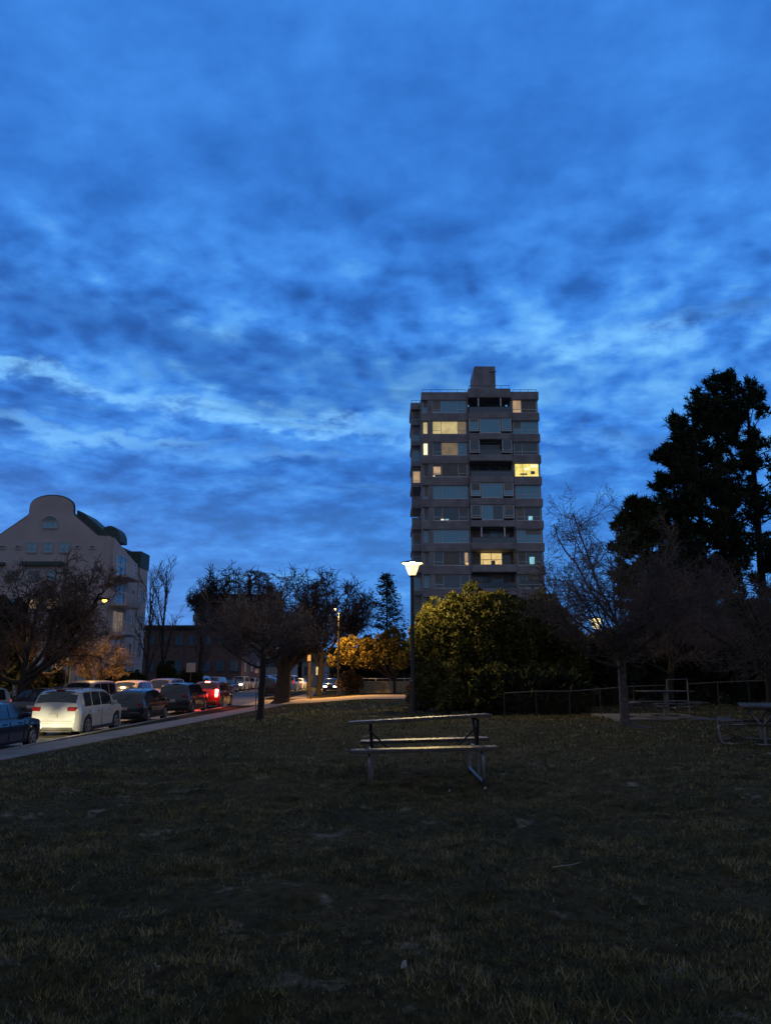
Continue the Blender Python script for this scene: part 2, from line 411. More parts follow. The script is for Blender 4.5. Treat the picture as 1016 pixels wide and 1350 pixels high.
strip('sidewalk', lambda Y: xsw(Y)-.70, lambda Y: xsw(Y)+.70, YC1+.4, 330, -.772, .3, CONC)
# cross street, draped from the lawn's edge down to the main street
Xc = np.concatenate([np.arange(-11.5, 6, .6), np.arange(6, 60, 3)]); rows = []
def cz(X): return max(float(gz0(X, YC0)), -.955) * 1.0 + .03 - (.0 if X > -9 else .0)
Vv = []; 
for X in Xc:
    flare = 3.2 * (1 - float(ss(X, -11.2, -7.0)))
    Vv += [(X, YC0-flare, cz(X)), (X, YC1+flare, cz(X))]
F = [(2*i, 2*i+2, 2*i+3, 2*i+1) for i in range(len(Xc)-1)]
CS = mat('cross_street_surface', (.34, .29, .22), .8, var=.15, vscale=1.5, bump=.2, bscale=50)
tag(arr_mesh('cross_street', np.array(Vv), np.array(F), CS), kind='structure')
# ---------------------------------------------------------------- cars
GLASS = mat('car_glass', (.012, .016, .022), .06, spec=.9)
TYRE = mat('tyre_rubber', (.012, .012, .012), .8)
RIM = mat('alloy_rim', (.42, .43, .45), .32, metal=.8)
TRIM = mat('black_trim', (.014, .014, .015), .5)
PLATE = mat('plate', (.28, .29, .31), .5)
TAILOFF = mat('tail_lens', (.20, .008, .008), .15, coat=.6)
HEADOFF = mat('head_lens', (.45, .47, .50), .12, coat=.8)
TAILON = mat('tail_lens_dim_lit', (.3, .01, .01), .2, emit=(1, .04, .03), estr=.8)
BRAKE = mat('brake_lens_lit', (.5, .02, .02), .2, emit=(1, .07, .04), estr=55)
HEADON = mat('head_lens_lit', (.8, .8, .7), .2, emit=(1, .82, .50), estr=14)
def paint(name, c, rough=.22, metal=.0):
    return mat('paint_' + name, c, rough, metal=metal, coat=.7)
PROF = {  # s (0 rear .. 1 front): height of the top contour, as fractions of H ; belt fraction
 'suv':   ([(0,.56),(.012,.64),(.03,.72),(.075,.90),(.11,.965),(.18,.985),(.35,1.0),(.55,.985),(.62,.955),(.70,.83),(.77,.685),(.80,.655),(.90,.615),(.96,.57),(.99,.48),(1,.40)], .60, (.03,.10), (.63,.775), (.12,.76)),
 'hatch': ([(0,.53),(.015,.62),(.03,.66),(.12,.88),(.17,.945),(.27,.985),(.42,1.0),(.54,.985),(.61,.94),(.70,.80),(.78,.665),(.82,.64),(.91,.59),(.965,.53),(.99,.45),(1,.38)], .605, (.035,.15), (.615,.775), (.16,.765)),
 'sedan': ([(0,.50),(.01,.62),(.03,.685),(.10,.70),(.16,.715),(.22,.82),(.29,.94),(.36,.985),(.45,1.0),(.54,.985),(.60,.94),(.68,.80),(.75,.68),(.79,.655),(.90,.60),(.96,.54),(.99,.45),(1,.38)], .64, (.17,.30), (.61,.745), (.22,.745)),
 'van':   ([(0,.50),(.008,.60),(.02,.66),(.045,.90),(.07,.965),(.14,.99),(.35,1.0),(.60,.99),(.68,.955),(.76,.80),(.84,.62),(.87,.585),(.93,.54),(.975,.48),(.99,.42),(1,.34)], .56, (.022,.065), (.69,.835), (.08,.82)),
}
def car(name, loc, rz, kind, L, Wd, H, pm, label, cat, group, tail='off', head='off', rails=False, detail=True, plate=True, steel=None):
    t = thing(name, loc, label, cat, group, rz)
    prof, bf, rg, wsg, sg = PROF[kind]
    belt = bf * H; wr_ = .33 if kind != 'suv' else .355
    wr = wr_ * (H/1.55)**.4; arch = wr + .055
    ax = (-L/2 + L*.205, L/2 - L*.19)
    base = sorted(set([0, 1] + [q[0] for q in prof] + list(np.linspace(0, 1, 34)) + [ (a_ + d*arch + L/2)/L for a_ in ax for d in (-1.0,-.97,-.85,-.6,-.3,0,.3,.6,.85,.97,1.0)]))
    S_ = [s for s in base if 0 <= s <= 1]
    tops = lambda s: float(np.interp(s, [q[0] for q in prof], [q[1] for q in prof])) * H
    def hw(s):
        k = 1.0
        if s < .07: k = .86 + .14 * math.sin(min(1, s/.07)*PI/2)
        if s > .88: k = .80 + .20 * math.sin(min(1, (1-s)/.12)*PI/2)
        return Wd/2*k
    def zlow(s):
        y = -L/2 + s*L; z = .20 + (.08*max(0, (s-.95)/.05)) + .10*max(0, (.04-s)/.04)
        for a_ in ax:
            d = abs(y - a_)
            if d < arch: z = max(z, wr + math.sqrt(max(arch*arch - d*d, 0)))
        return z
    secs = []
    for s in S_:
        y = -L/2 + s*L; w = hw(s); zt = tops(s); zl = min(zlow(s), zt - .08); zb = min(belt + .02*math.sin(s*PI), zt - .035)
        zm = max(zl + .01, min(.52*belt + .16, zb - .06)); g = max(0., (zt - zb)/(H - belt))
        wt = w * (.965 - .19*g); 
        secs.append([(w*.80, zl - 0.0), (w*.97, zl + .005), (w, max(zm, zl+.012)), (w*.985, max(zb - .05, zl + .02)), (w*.955, max(zb, zl+.03)), (wt, zt - .035 - .03*g*.6), (wt*.88, zt - .006), (wt*.45, zt + .014*g + .012), (0, zt + .02*g + .018)])
    m = len(secs[0]); V = []; 
    for s, q in zip(S_, secs):
        y = -L/2 + s*L
        V += [(x, y, z) for x, z in q] + [(-x, y, z) for x, z in q[-2::-1]]
    n = 2*m - 1; b = MB(); F = []
    for i in range(len(S_)-1):
        for k in range(n-1): F.append((i*n+k, i*n+k+1, (i+1)*n+k+1, (i+1)*n+k))
    F.append(tuple(range(n))[::-1]); F.append(tuple((len(S_)-1)*n + k for k in range(n)))
    b.add(V, F); b.build('body', pm, t, smooth=38)
    # floor pan
    b = MB(); b.box(-Wd*.42, Wd*.42, -L/2+.12, L/2-.12, .24, .50)
    b.box(-Wd*.36, Wd*.36, -L/2+.05, L/2-.1, .2, .24); b.build('underbody', TRIM, t)
    def sect(s):
        i = np.searchsorted(S_, s); i = max(1, min(len(S_)-1, i)); a_ = (s - S_[i-1])/(S_[i]-S_[i-1])
        y = -L/2 + s*L
        return [Vector((p[0]*(1-a_)+q[0]*a_, y, p[1]*(1-a_)+q[1]*a_)) for p, q in zip(secs[i-1], secs[i])]
    # side windows
    nwin = 3 if kind in ('suv', 'van') else 2
    cuts = {'suv': (.135,.29,.47,.70), 'van': (.10,.30,.52,.745), 'hatch': (.20,.43,.685), 'sedan': (.275,.47,.675)}[kind]
    for sd in (1, -1):
        for k in range(len(cuts)-1):
            a0, a1 = cuts[k]+.008, cuts[k+1]-.012; rows = []
            ks = np.linspace(a0, a1, 6)
            for s in ks:
                q = sect(s); lo, hi = q[4], q[5]
                if (hi - lo).length < .06: hi = lo + Vector((0, 0, .06))
                nrm = Vector((hi.z - lo.z, 0, lo.x - hi.x)).normalized()
                fb = .06 if True else 0
                rows.append([lo.lerp(hi, .08) + nrm*.008, lo.lerp(hi, .90) + nrm*.008])
            b = MB(); vs = [Vector((p.x*sd, p.y, p.z)) for r in rows for p in r]
            b.add(vs, [(2*i, 2*i+1, 2*i+3, 2*i+2) for i in range(5)]); b.build('side_window', GLASS, t)
    def topglass(nm, s0, s1, i0=6):
        b = MB(); rows = []
        for s in np.linspace(s0, s1, 6):
            q = sect(s); pts = [q[6].lerp(q[5], .4), q[7], q[8]]; full = pts + [Vector((-p.x, p.y, p.z)) for p in pts[-2::-1]]
            rows.append(full)
        vs = []
        for i, r in enumerate(rows):
            j = min(i+1, 5); tv = rows[j][2] - rows[j-1][2]; nn = Vector((0, -tv.z, tv.y)).normalized()
            if nn.z < 0: nn = -nn
            vs += [p + nn*.008 for p in r]
        b.add(vs, [(i*5+k, i*5+k+1, (i+1)*5+k+1, (i+1)*5+k) for i in range(5) for k in range(4)]); return b.build(nm, GLASS, t)
    topglass('rear_window', rg[0], rg[1]); topglass('windscreen', wsg[0], wsg[1])
    # wheels
    for a_ in ax:
        for sd in (1, -1):
            b = MB(); x = sd*(Wd/2 - .115)
            b.lathe([(wr*.66, -.10), (wr*.93, -.105), (wr, -.07), (wr, .07), (wr*.93, .105), (wr*.66, .10)], (0, 0, 0), 22, 'x')
            wo = b.build('wheel', TYRE, t, smooth=40, loc=(x, a_, wr))
            if detail:
                b = MB(); xo = sd*.104
                b.lathe([(wr*.66, xo - sd*.01), (wr*.60, xo + sd*.006), (wr*.54, xo - sd*.03)], (0,0,0), 22, 'x')
                for k in range(5):
                    an = 2*PI*k/5 + .3; dv = Vector((0, math.cos(an), math.sin(an))); pv = Vector((0, -math.sin(an), math.cos(an)))
                    b.obox(Vector((xo, 0, 0)) + dv*wr*.31, (.008, 0, 0), dv*wr*.31, pv*.028)
                b.lathe([(.05, xo-.01), (.05, xo+sd*.012)], (0,0,0), 10, 'x')
                b.build('rim', RIM, wo)
    # lights, bumpers, mirrors, plates
    tm = {'off': TAILOFF, 'dim': TAILON, 'brake': BRAKE}[tail]; hm = HEADON if head == 'on' else HEADOFF
    zt_ = {'suv': .60*H, 'hatch': .56*H, 'sedan': .56*H, 'van': .60*H}[kind]
    for sd in (1, -1):
        b = MB(); w0 = hw(0)
        hgt = .085 if kind != 'van' else .2
        if tail == 'brake': hgt = .28
        ww = .20 if kind == 'suv' and tail != 'brake' else .10
        b.box(sd*(w0 - .01), sd*(w0 - .01 - ww*1.4), -L/2 - .018, -L/2 + .10, zt_ - hgt, zt_ + hgt*.7, .012)
        b.box(sd*(w0 + .02), sd*(w0 - .05), -L/2 + .02, -L/2 + .26, zt_ - hgt*.8, zt_ + hgt*.6, .012)
        b.build('taillight', tm, t)
        b = MB(); w1 = hw(1); zh = tops(.975) - .12
        b.box(sd*(w1 - .0), sd*(w1 - .34), L/2 - .10, L/2 + .012, zh - .09, zh + .05, .015)
        b.box(sd*(w1 + .045), sd*(w1 - .03), L/2 - .30, L/2 - .06, zh - .07, zh + .06, .015)
        b.build('headlight', hm, t)
        if detail:
            b = MB(); q = sect(cuts[-1]); x = q[4].x
            b.box(sd*(x - .01), sd*(x + .17), q[4].y - .07, q[4].y + .07, q[4].z + .02, q[4].z + .17, .03)
            b.build('mirror', pm, t)
            for c_ in cuts[1:]:
                b = MB(); yy = -L/2 + L*c_ - .30; z_ = belt - .12
                b.box(sd*(Wd/2*.985), sd*(Wd/2 + .022), yy - .09, yy + .09, z_ - .018, z_ + .018)
                b.build('door_handle', pm, t)
    if detail:
        b = MB(); b.box(-hw(0)*.96, hw(0)*.96, -L/2 - .035, -L/2 + .05, .34, .52, .03); b.build('rear_bumper', pm if kind != 'suv' or rails else TRIM, t)
        b = MB(); b.box(-hw(1)*.55, hw(1)*.55, L/2 - .02, L/2 + .02, .36, .56, .01); b.build('grille', TRIM, t)
        for sd in (1, -1):
            # door seams
            for c_ in cuts[:-1] if kind != 'sedan' else cuts:
                yy = -L/2 + L*c_
                if min(abs(yy - q_) for q_ in ax) > arch: b = MB(); b.box(sd*(Wd/2*.99), sd*(Wd/2 + .004), yy - .006, yy + .006, .30, belt - .06); b.build('door_seam', TRIM, t)
    if rails:
        b = MB(); b.box(-hw(0)*.93, hw(0)*.93, -L/2 - .045, -L/2 + .02, .27, .37, .01); b.build('lower_cladding', TRIM, t)
        b = MB(); b.box(-hw(0)*.90, hw(0)*.90, -L/2 - .012, -L/2 + .01, .585, .597); b.build('tailgate_seam', TRIM, t)
        for sd in (1, -1):
            b = MB(); b.box(sd*(Wd/2 - .02), sd*(Wd/2 + .012), ax[0] + arch + .03, ax[1] - arch - .03, .215, .33, .01); b.build('sill_cladding', TRIM, t)
    if plate:
        b = MB(); b.box(-.16, .16, -L/2 - .045, -L/2 - .02, .70 if kind in ('suv','van') else .62, .86 if kind in ('suv','van') else .76); b.build('licence_plate', PLATE, t)
    if rails:
        for sd in (1, -1):
            b = MB(); pts = []
            for s in np.linspace(.17, .56, 8):
                q = sect(s); up = .05 if .18 < s < .55 else .0
                pts.append((sd*q[6].x*.98, q[6].y, q[6].z + up))
            b.tube(pts, .018, 6); b.build('roof_rail', TRIM, t)
    if tail == 'brake' or kind in ('suv','van'):
        b = MB(); q = sect(rg[1] + .012)
        b.box(-.16, .16, q[8].y - .09, q[8].y + .0, q[8].z - .03, q[8].z + .015); b.build('brake_light', BRAKE if tail == 'brake' else TAILOFF, t)
    if kind in ('suv', 'hatch'):
        b = MB(); q = sect(rg[0] + .004); q2 = sect((rg[0]+rg[1])/2)
        b.tube([(.0, q[8].y - .02, q[8].z), (.02, q[8].y + .04, q[8].z + .06), (.30, q2[8].y - .03, q2[8].z - .02)], .01, 5); b.build('wiper', TRIM, t)
    return t
G1 = 'cars queued in the near lane beside the sidewalk'
def lane_r(Y, off=1.12): return kerb_r(Y) - off
RZ = -math.atan(.025)
def rcar(x_rear_px, Y, *a, off=1.12, **k):
    return car(a[0], (lane_r(Y, off), Y, ROADZ), RZ, *a[1:], **k)
rcar(0, 24.6, 'blue_sedan', 'sedan', 4.6, 1.82, 1.46, paint('blue', (.003, .006, .032)), 'dark blue sedan with its headlights on, nearest car at the left edge', 'car', G1, head='on', off=.95)
w_ = rcar(0, 32.0, 'white_suv', 'suv', 4.88, 1.85, 1.72, paint('silver_white', (.37, .39, .43)), 'white SUV with roof rails, its tail lit up by headlights behind it', 'car', G1, rails=True, off=1.0)
rcar(0, 39.4, 'black_hatchback', 'hatch', 4.35, 1.78, 1.55, paint('black', (.010, .011, .014)), 'black hatchback between the white SUV and the dark boxy SUV', 'car', G1, off=1.1)
rcar(0, 47.2, 'dark_suv', 'suv', 4.6, 1.84, 1.72, paint('navy_black', (.012, .013, .020)), 'dark boxy SUV just behind the red-lit car', 'car', G1, rails=False, off=1.1)
rcar(0, 54.0, 'red_suv', 'suv', 4.5, 1.82, 1.74, paint('red', (.16, .012, .012)), 'red SUV glowing with its brake lights on', 'car', G1, tail='brake', off=1.0)
G2 = 'cars along the far side of the street'
def lcar(Y, *a, off=1.05, **k):
    return car(a[0], (kerb_l(Y) + off, Y, ROADZ), PI + RZ, *a[1:], **k)
lcar(36.6, 'silver_suv', 'suv', 4.6, 1.82, 1.66, paint('silver', (.22, .23, .25), .3), 'silver grey SUV at the far kerb, cut by the left edge', 'car', G2, tail='dim')
lcar(43.6, 'dark_sedan', 'sedan', 4.5, 1.80, 1.46, paint('brown_black', (.03, .022, .022)), 'dark sedan facing us at the far kerb behind the silver SUV', 'car', G2, head='off')
lcar(52.0, 'white_hatchback', 'hatch', 4.3, 1.78, 1.56, paint('white', (.62, .64, .68)), 'white hatchback at the far kerb, only its roof showing behind the white SUV', 'car', G2)
# cars passing in the oncoming lane (the photo shows them as a pale blur)
for Y, k, Lx, Hx, pm, lb in ((43.5, 'van', 5.2, 1.86, paint('beige', (.38, .27, .20), .35), 'pale beige van passing behind the white SUV and black hatchback'),
                      (50.2, 'suv', 4.7, 1.80, paint('tan', (.34, .25, .20), .35), 'tan SUV passing just behind the beige van'),
                      (57.5, 'van', 5.1, 1.86, paint('dusty_rose', (.34, .23, .21), .35), 'rosy beige van with its headlights on, behind the dark boxy SUV')):
    car('passing_van' if k == 'van' else 'passing_suv', (kerb_l(Y) + 3.6, Y, ROADZ), PI + RZ, k, Lx, 1.9, Hx, pm, lb, 'car', 'cars passing in the oncoming lane', head='on', plate=False)
# parked cars up the street
G3 = 'cars parked up the street beyond the red car'
far = [(78, 'van', 1.95, 'white_van', (.55,.58,.64), 'pale grey van parked nearest of the row up the far kerb'),
       (86, 'suv', 1.8, 'beige_suv', (.5,.45,.38), 'beige SUV parked behind the pale grey van up the street'),
       (93, 'sedan', 1.46, 'maroon_sedan', (.10,.03,.03), 'maroon sedan parked just left of the thin tree trunk'),
       (101, 'suv', 1.75, 'silver_suv', (.4,.42,.45), 'silver SUV parked between the thin trunk and the big trunk'),
       (109, 'hatch', 1.55, 'grey_hatchback', (.3,.3,.32), 'grey hatchback parked just left of the big tree trunk'),
       (122, 'suv', 1.8, 'white_suv', (.6,.62,.66), 'white SUV far up the street, left-hand kerb right of the big trunk'),
       (134, 'van', 1.95, 'blue_grey_van', (.3,.36,.45), 'blue grey van far up the left-hand kerb')]
for Y, k, Hx, nm, c, lb in far:
    lcar(Y, nm, k, 4.7, 1.85, Hx, paint(nm, c, .35), lb, 'car', G3, detail=Y < 100, plate=False, head='on' if Y in (101, 122) else 'off')
for Y, k, Hx, nm, c, lb in [(80.5, 'suv', 1.75, 'black_suv', (.012,.012,.014), 'black SUV parked on the near kerb beyond the cross street'),
       (88, 'suv', 1.95, 'pickup_truck', (.30,.36,.46), 'blue grey truck parked ahead of the black SUV'),
       (97, 'van', 1.9, 'white_van', (.55,.57,.6), 'white van parked ahead of the blue grey truck'),
       (106, 'sedan', 1.46, 'white_sedan', (.6,.6,.6), 'white sedan parked furthest up the near kerb')]:
    rcar(0, Y, nm, k, 4.7, 1.85, Hx, paint(nm+'_r', c, .35), lb, 'car', G3, detail=Y < 90, plate=False, tail='dim' if Y > 90 else 'off')
# oncoming car whose headlamps glare at the corner
car('oncoming_car', (PX(437, 92), 92, -.80), PI, 'sedan', 4.5, 1.8, 1.45, paint('dark_grey', (.05,.05,.05)), 'car with glaring headlights at the corner left of the low wall', 'car', G3, head='on', plate=False, detail=False)
# ---------------------------------------------------------------- lamps
def lamp_light(name, loc, col, power, size=.15, spot=None, parent=None, rot=None):
    l = bpy.data.lights.new(name, 'SPOT' if spot else 'POINT'); l.energy = power; l.color = col; l.shadow_soft_size = size
    if spot: l.spot_size = math.radians(spot); l.spot_blend = 1.0
    o = bpy.data.objects.new(name, l); COL.objects.link(o); o.location = loc
    if rot: o.rotation_euler = rot
    return o
# headlight beams of the blue sedan and the glow of the brake lamps
bs = (lane_r(24.6, .95), 24.6)
for sd in (-.62, .62):
    lamp_light('headlight_beam', (bs[0] + sd + .08, bs[1] + 2.36, ROADZ + .66), (1, .84, .46), 800, .05, spot=44, rot=(math.radians(81.5), 0, RZ))
rs = (lane_r(54.0, 1.0), 54.0)
for sd in (-.8, .8):
    lamp_light('brake_glow', (rs[0] + sd, rs[1] - 2.45, ROADZ + 1.05), (1, .03, .02), 75, .1)
POLE = mat('lamp_post_paint', (.02, .022, .022), .5, var=.2, vscale=8)
POLEG = mat('lamp_post_galvanised', (.09, .09, .085), .5, var=.2, vscale=8)
def globe_mat(name, s, c=(1, .70, .26), tr=.55):
    m = bpy.data.materials.new(name); m.use_nodes = True; t_ = m.node_tree; t_.nodes.clear()
    o = t_.nodes.new('ShaderNodeOutputMaterial'); e = t_.nodes.new('ShaderNodeEmission'); tr_ = t_.nodes.new('ShaderNodeBsdfTransparent'); mx = t_.nodes.new('ShaderNodeMixShader')
    e.inputs[0].default_value = (*c, 1); e.inputs[1].default_value = s; mx.inputs[0].default_value = 1 - tr
    t_.links.new(tr_.outputs[0], mx.inputs[1]); t_.links.new(e.outputs[0], mx.inputs[2]); t_.links.new(mx.outputs[0], o.inputs[0]); return m
LWARM = globe_mat('park_lamp_globe', 2.7, (1, .78, .34))
LSOD = mat('street_lamp_lens', (.9, .6, .2), .4, emit=(1, .45, .06), estr=9)
LSODP = mat('street_lamp_lens_pale', (.9, .6, .2), .4, emit=(1, .62, .30), estr=8)
def park_lamp(px, py, Y, label, power, zb, gs=1.0, hs=1.0):
    top = P(px, py, Y)
    t = thing('park_lamp', (top.x, Y, zb), label, 'park lamp', 'park lamps')
    h = top.z - zb
    b = MB(); b.lathe([(.16, 0), (.16, .06), (.11, .12), (.10, .9), (.075, 1.0), (.065, h-.42), (.09, h-.40), (.09, h-.42), (.13, h - .36)], (0,0,0), 14); b.build('post', POLE, t, smooth=35)
    b = MB(); b.lathe([(.13*gs, h-.34*gs), (.19*gs, h-.2), (.25*gs, h-.02), (.27*gs, h+.05), (.18*gs, h+.075)], (0,0,0), 18); b.build('globe', LWARM, t, smooth=50)
    for k in range(4):
        a_ = PI/4 + k*PI/2; b = MB(); b.tube([(.13*math.cos(a_), .13*math.sin(a_), h-.34), (.30*math.cos(a_)*gs, .30*math.sin(a_)*gs, h+.08)], .009, 5); b.build('strut', POLE, t)
    b = MB(); b.lathe([(.42*hs, h+.085), (.43*hs, h+.10), (.40*hs, h+.125), (.18*hs, h+.18), (.05, h+.22)], (0,0,0), 24); b.build('lamp_shade', mat('lamp_shade_white', (.07, .062, .045), .5), t, smooth=50)
    lamp_light('park_lamp_light', (top.x, Y, top.z - .06), (1, .72, .27), power, .07)
    return t
def street_lamp(px, py, pole_px, Y, label, power, zb, m=None, pm=None, lens=None, col=(1,.55,.16)):
    hd = P(px, py, Y); po = PX(pole_px, Y)
    t = thing('street_lamp', (po, Y, zb), label, 'street lamp', 'tall street lamps')
    h = hd.z - zb; dx = hd.x - po
    b = MB(); b.lathe([(.13, 0), (.13, .3), (.10, .35), (.06, h - .5)], (0,0,0), 10); b.build('post', pm or POLEG, t, smooth=35)
    b = MB(); b.tube([(0, 0, h-.55), (dx*.12, 0, h - .12), (dx*.45, 0, h + .12), (dx*.85, 0, h + .14)], .04, 8); b.build('arm', pm or POLEG, t, smooth=40)
    s = 1 if dx > 0 else -1
    b = MB(); b.box(min(dx*.8, dx + s*.28), max(dx*.8, dx + s*.28), -.15, .15, h + .10, h + .24, .04); b.build('lamp_head', pm or POLEG, t)
    b = MB(); b.lathe([(.14, h+.10), (.16, h+.05), (.10, h-.02), (.03, h-.04)], (dx, 0, 0), 12); b.build('lens', lens or LSOD, t, smooth=60)
    lamp_light('street_lamp_light', (hd.x, Y, hd.z - .16), col, power, .2, spot=158, rot=(0, 0, 0))
    return t
park_lamp(543, 746, 29.0, 'tall park lamp with a flat disc shade and glowing globe by the big bush', 1600, -.08)
park_lamp(785, 819, 33.5, 'small distant park lamp shining through the bare trees on the right', 190, -.1, .9, .75)
street_lamp(138, 793, 92, 50.0, 'orange street lamp glowing in the branches before the gabled building', 5000, -.8, pm=POLE)
street_lamp(442, 804, 446, 67.6, 'tall pale street lamp, upper of the two over the corner by the low wall', 7000, -.75, pm=POLE, lens=LSODP, col=(1, .50, .12))
street_lamp(430, 837, 450, 104.0, 'orange street lamp further up the street, lower of the two', 9000, -.8)
# ---------------------------------------------------------------- trees
def nrm(v): return v / np.maximum(np.linalg.norm(v, axis=-1, keepdims=True), 1e-9)
def grow_lines(R, start, d, ln, K, wander, trop, tv=(0, 0, 1)):
    n = len(start); pts = np.zeros((n, K, 3)); pts[:, 0] = start; d = nrm(d); tv = np.array(tv, float)
    st = (ln / (K-1))[:, None]
    for k in range(1, K):
        d = nrm(d + wander * R.normal(size=(n, 3)) + trop * tv)
        pts[:, k] = pts[:, k-1] + d * st
    return pts
def sample(R, pts, rad, n, t0, t1, even=True):
    """n points per line: position, tangent, local radius"""
    N_, K, _ = pts.shape
    if even:
        t = t0 + (t1-t0) * (np.arange(n)[None] + R.random((N_, n))) / n
    else: t = t0 + (t1-t0) * R.random((N_, n))
    f = t * (K-1); i = np.minimum(f.astype(int), K-2); a = (f - i)[..., None]
    r_ = np.arange(N_)[:, None]
    p = pts[r_, i] * (1-a) + pts[r_, i+1] * a; tg = nrm(pts[r_, i+1] - pts[r_, i])
    rd = rad[r_, i] * (1-a[..., 0]) + rad[r_, i+1] * a[..., 0]
    return p.reshape(-1, 3), tg.reshape(-1, 3), rd.reshape(-1), t.reshape(-1)
def side_dirs(R, tg, ang0, ang1):
    n = len(tg); q = nrm(np.cross(tg, R.normal(size=(n, 3)))); a = np.radians(ang0 + (ang1-ang0)*R.random(n))[:, None]
    return tg*np.cos(a) + q*np.sin(a)
def tubes(pts, rad, S):
    N_, K, _ = pts.shape
    tg = np.empty_like(pts); tg[:, 1:-1] = pts[:, 2:] - pts[:, :-2]; tg[:, 0] = pts[:, 1]-pts[:, 0]; tg[:, -1] = pts[:, -1]-pts[:, -2]
    tg = nrm(tg); ref = np.tile(np.array([.31, .83, .46]), (N_, 1)); 
    bad = np.abs((tg[:, 0]*nrm(ref)).sum(-1)) > .9; ref[bad] = [1, -.2, 0]
    u = nrm(np.cross(tg, ref[:, None, :])); v = np.cross(tg, u)
    a = 2*np.pi*np.arange(S)/S
    Vv = pts[:, :, None] + rad[:, :, None, None]*(u[:, :, None]*np.cos(a)[:, None] + v[:, :, None]*np.sin(a)[:, None])
    idx = np.arange(N_*K*S).reshape(N_, K, S); nx_ = np.roll(idx, -1, 2)
    F = np.stack([idx[:, :-1], nx_[:, :-1], nx_[:, 1:], idx[:, 1:]], -1).reshape(-1, 4)
    return Vv.reshape(-1, 3), F
def join(lst):
    Vs, Fs, n = [], [], 0
    for V, F in lst: Vs.append(V); Fs.append(F + n); n += len(V)
    return np.concatenate(Vs), np.concatenate(Fs)
def ell(p, c, r):
    return (((p - np.array(c))/np.array(r))**2).sum(-1)
BARK = mat('bark_dark', (.026, .021, .019), .9, var=.35, vscale=6, bump=.6, bscale=25)
BARKP = mat('bark_grey', (.09, .075, .075), .9, var=.45, vscale=9, bump=.6, bscale=25)
TWIG = mat('twig_brown', (.10, .070, .055), .85, var=.35, vscale=1.5)
TWIGP = mat('twig_mauve', (.098, .074, .076), .85, var=.35, vscale=1.5)
TWIGD = mat('twig_dark', (.045, .035, .032), .9, var=.3, vscale=1.5)
def bare_tree(name, base, label, seed, cfg, group='bare trees', cat='tree', tm=TWIG, bm=BARK):
    """cfg: trunk (height, radius, lean xyz), levels [(n, t0, t1, a0, a1, len0, len1, wander, trop, K, S, rfrac)], env list of (centre, radii) in local coords"""
    R = np.random.default_rng(seed)
    t = thing(name, base, label, cat, group)
    hgt, r0, lean, wob = cfg['trunk']
    K = 9
    pts = grow_lines(R, np.zeros((1, 3)), np.array([lean]), np.array([hgt]), K, wob, .05)
    rad = r0 * np.linspace(1, cfg.get('taper', .55), K)[None]; rad[:, 0] *= cfg.get('flare', 1.5)
    ps, rs = pts, rad
    S0 = 12
    trunk = [tubes(pts, rad, S0)]; crown = []
    env = cfg.get('env')
    for li, (n, t0, t1, a0, a1, l0, l1, wa, tr, K, S, rf) in enumerate(cfg['levels']):
        p, tg, rd, tt = sample(R, ps, rs, n, t0, t1)
        d = side_dirs(R, tg, a0, a1)
        if li == 0 and cfg.get('flat'): d[:, 2] *= cfg['flat']
        ln = (l0 + (l1-l0)*R.random(len(p))) * (1 - .25*tt)
        q = grow_lines(R, p, d, ln, K, wa, tr)
        if env:
            def inside(pt): return np.min([ell(pt, c, r) for c, r in env], axis=0)
            e = inside(q[:, -1]); m = e < 1.0
            half = q[:, (K-1)//2]
            # shorten the ones that leave the crown
            sh = (~m) & (inside(q[:, 1]) < 1.02)
            if sh.any():
                qs = q[sh]; k = .45; q[sh] = qs[:, :1] + (qs - qs[:, :1]) * k
                m |= sh & (inside(q[:, -1]) < 1.10)
            q = q[m]; rd = rd[m]
        r_b = np.maximum(rd * rf, cfg.get('rmin', .004))
        rr = r_b[:, None] * np.linspace(1, .42, K)[None]
        (trunk if li < 1 else crown).append(tubes(q, rr, S))
        ps, rs = q, rr
        if cfg.get('keep') and li in cfg['keep']:
            pass
    V, F = join(trunk); arr_mesh('trunk', V, F, bm, t, smooth=True)
    V, F = join(crown); arr_mesh('crown', V, F, tm, t)
    return t
def wide_cfg(rx, ry, zc, rz, th, tr, dens=1.0, rmin=.006, twl=.55, lev1=(1.6, 3.4), flat=.75, kinks=.16, n0=9):
    return dict(trunk=(th, tr, (0.02, .02, 1), .06), env=[((0, 0, zc), (rx, ry, rz))], rmin=rmin, flat=flat,
        levels=[(n0, .55, 1.0, 35, 75, lev1[0]*1.3, lev1[1]*1.3, kinks, .10, 8, 8, .62),
                (7, .2, 1.0, 25, 65, lev1[0]*.7, lev1[1]*.7, kinks*1.2, .06, 7, 5, .6),
                (6, .15, 1.0, 25, 70, twl*1.6, twl*3.0, kinks*1.4, .03, 6, 4, .6),
                (int(6*dens), .1, 1.0, 25, 70, twl*.8, twl*1.6, .22, .02, 5, 3, .6),
                (int(5*dens), .1, 1.0, 25, 65, twl*.3, twl*.8, .22, .02, 4, 3, .65)])
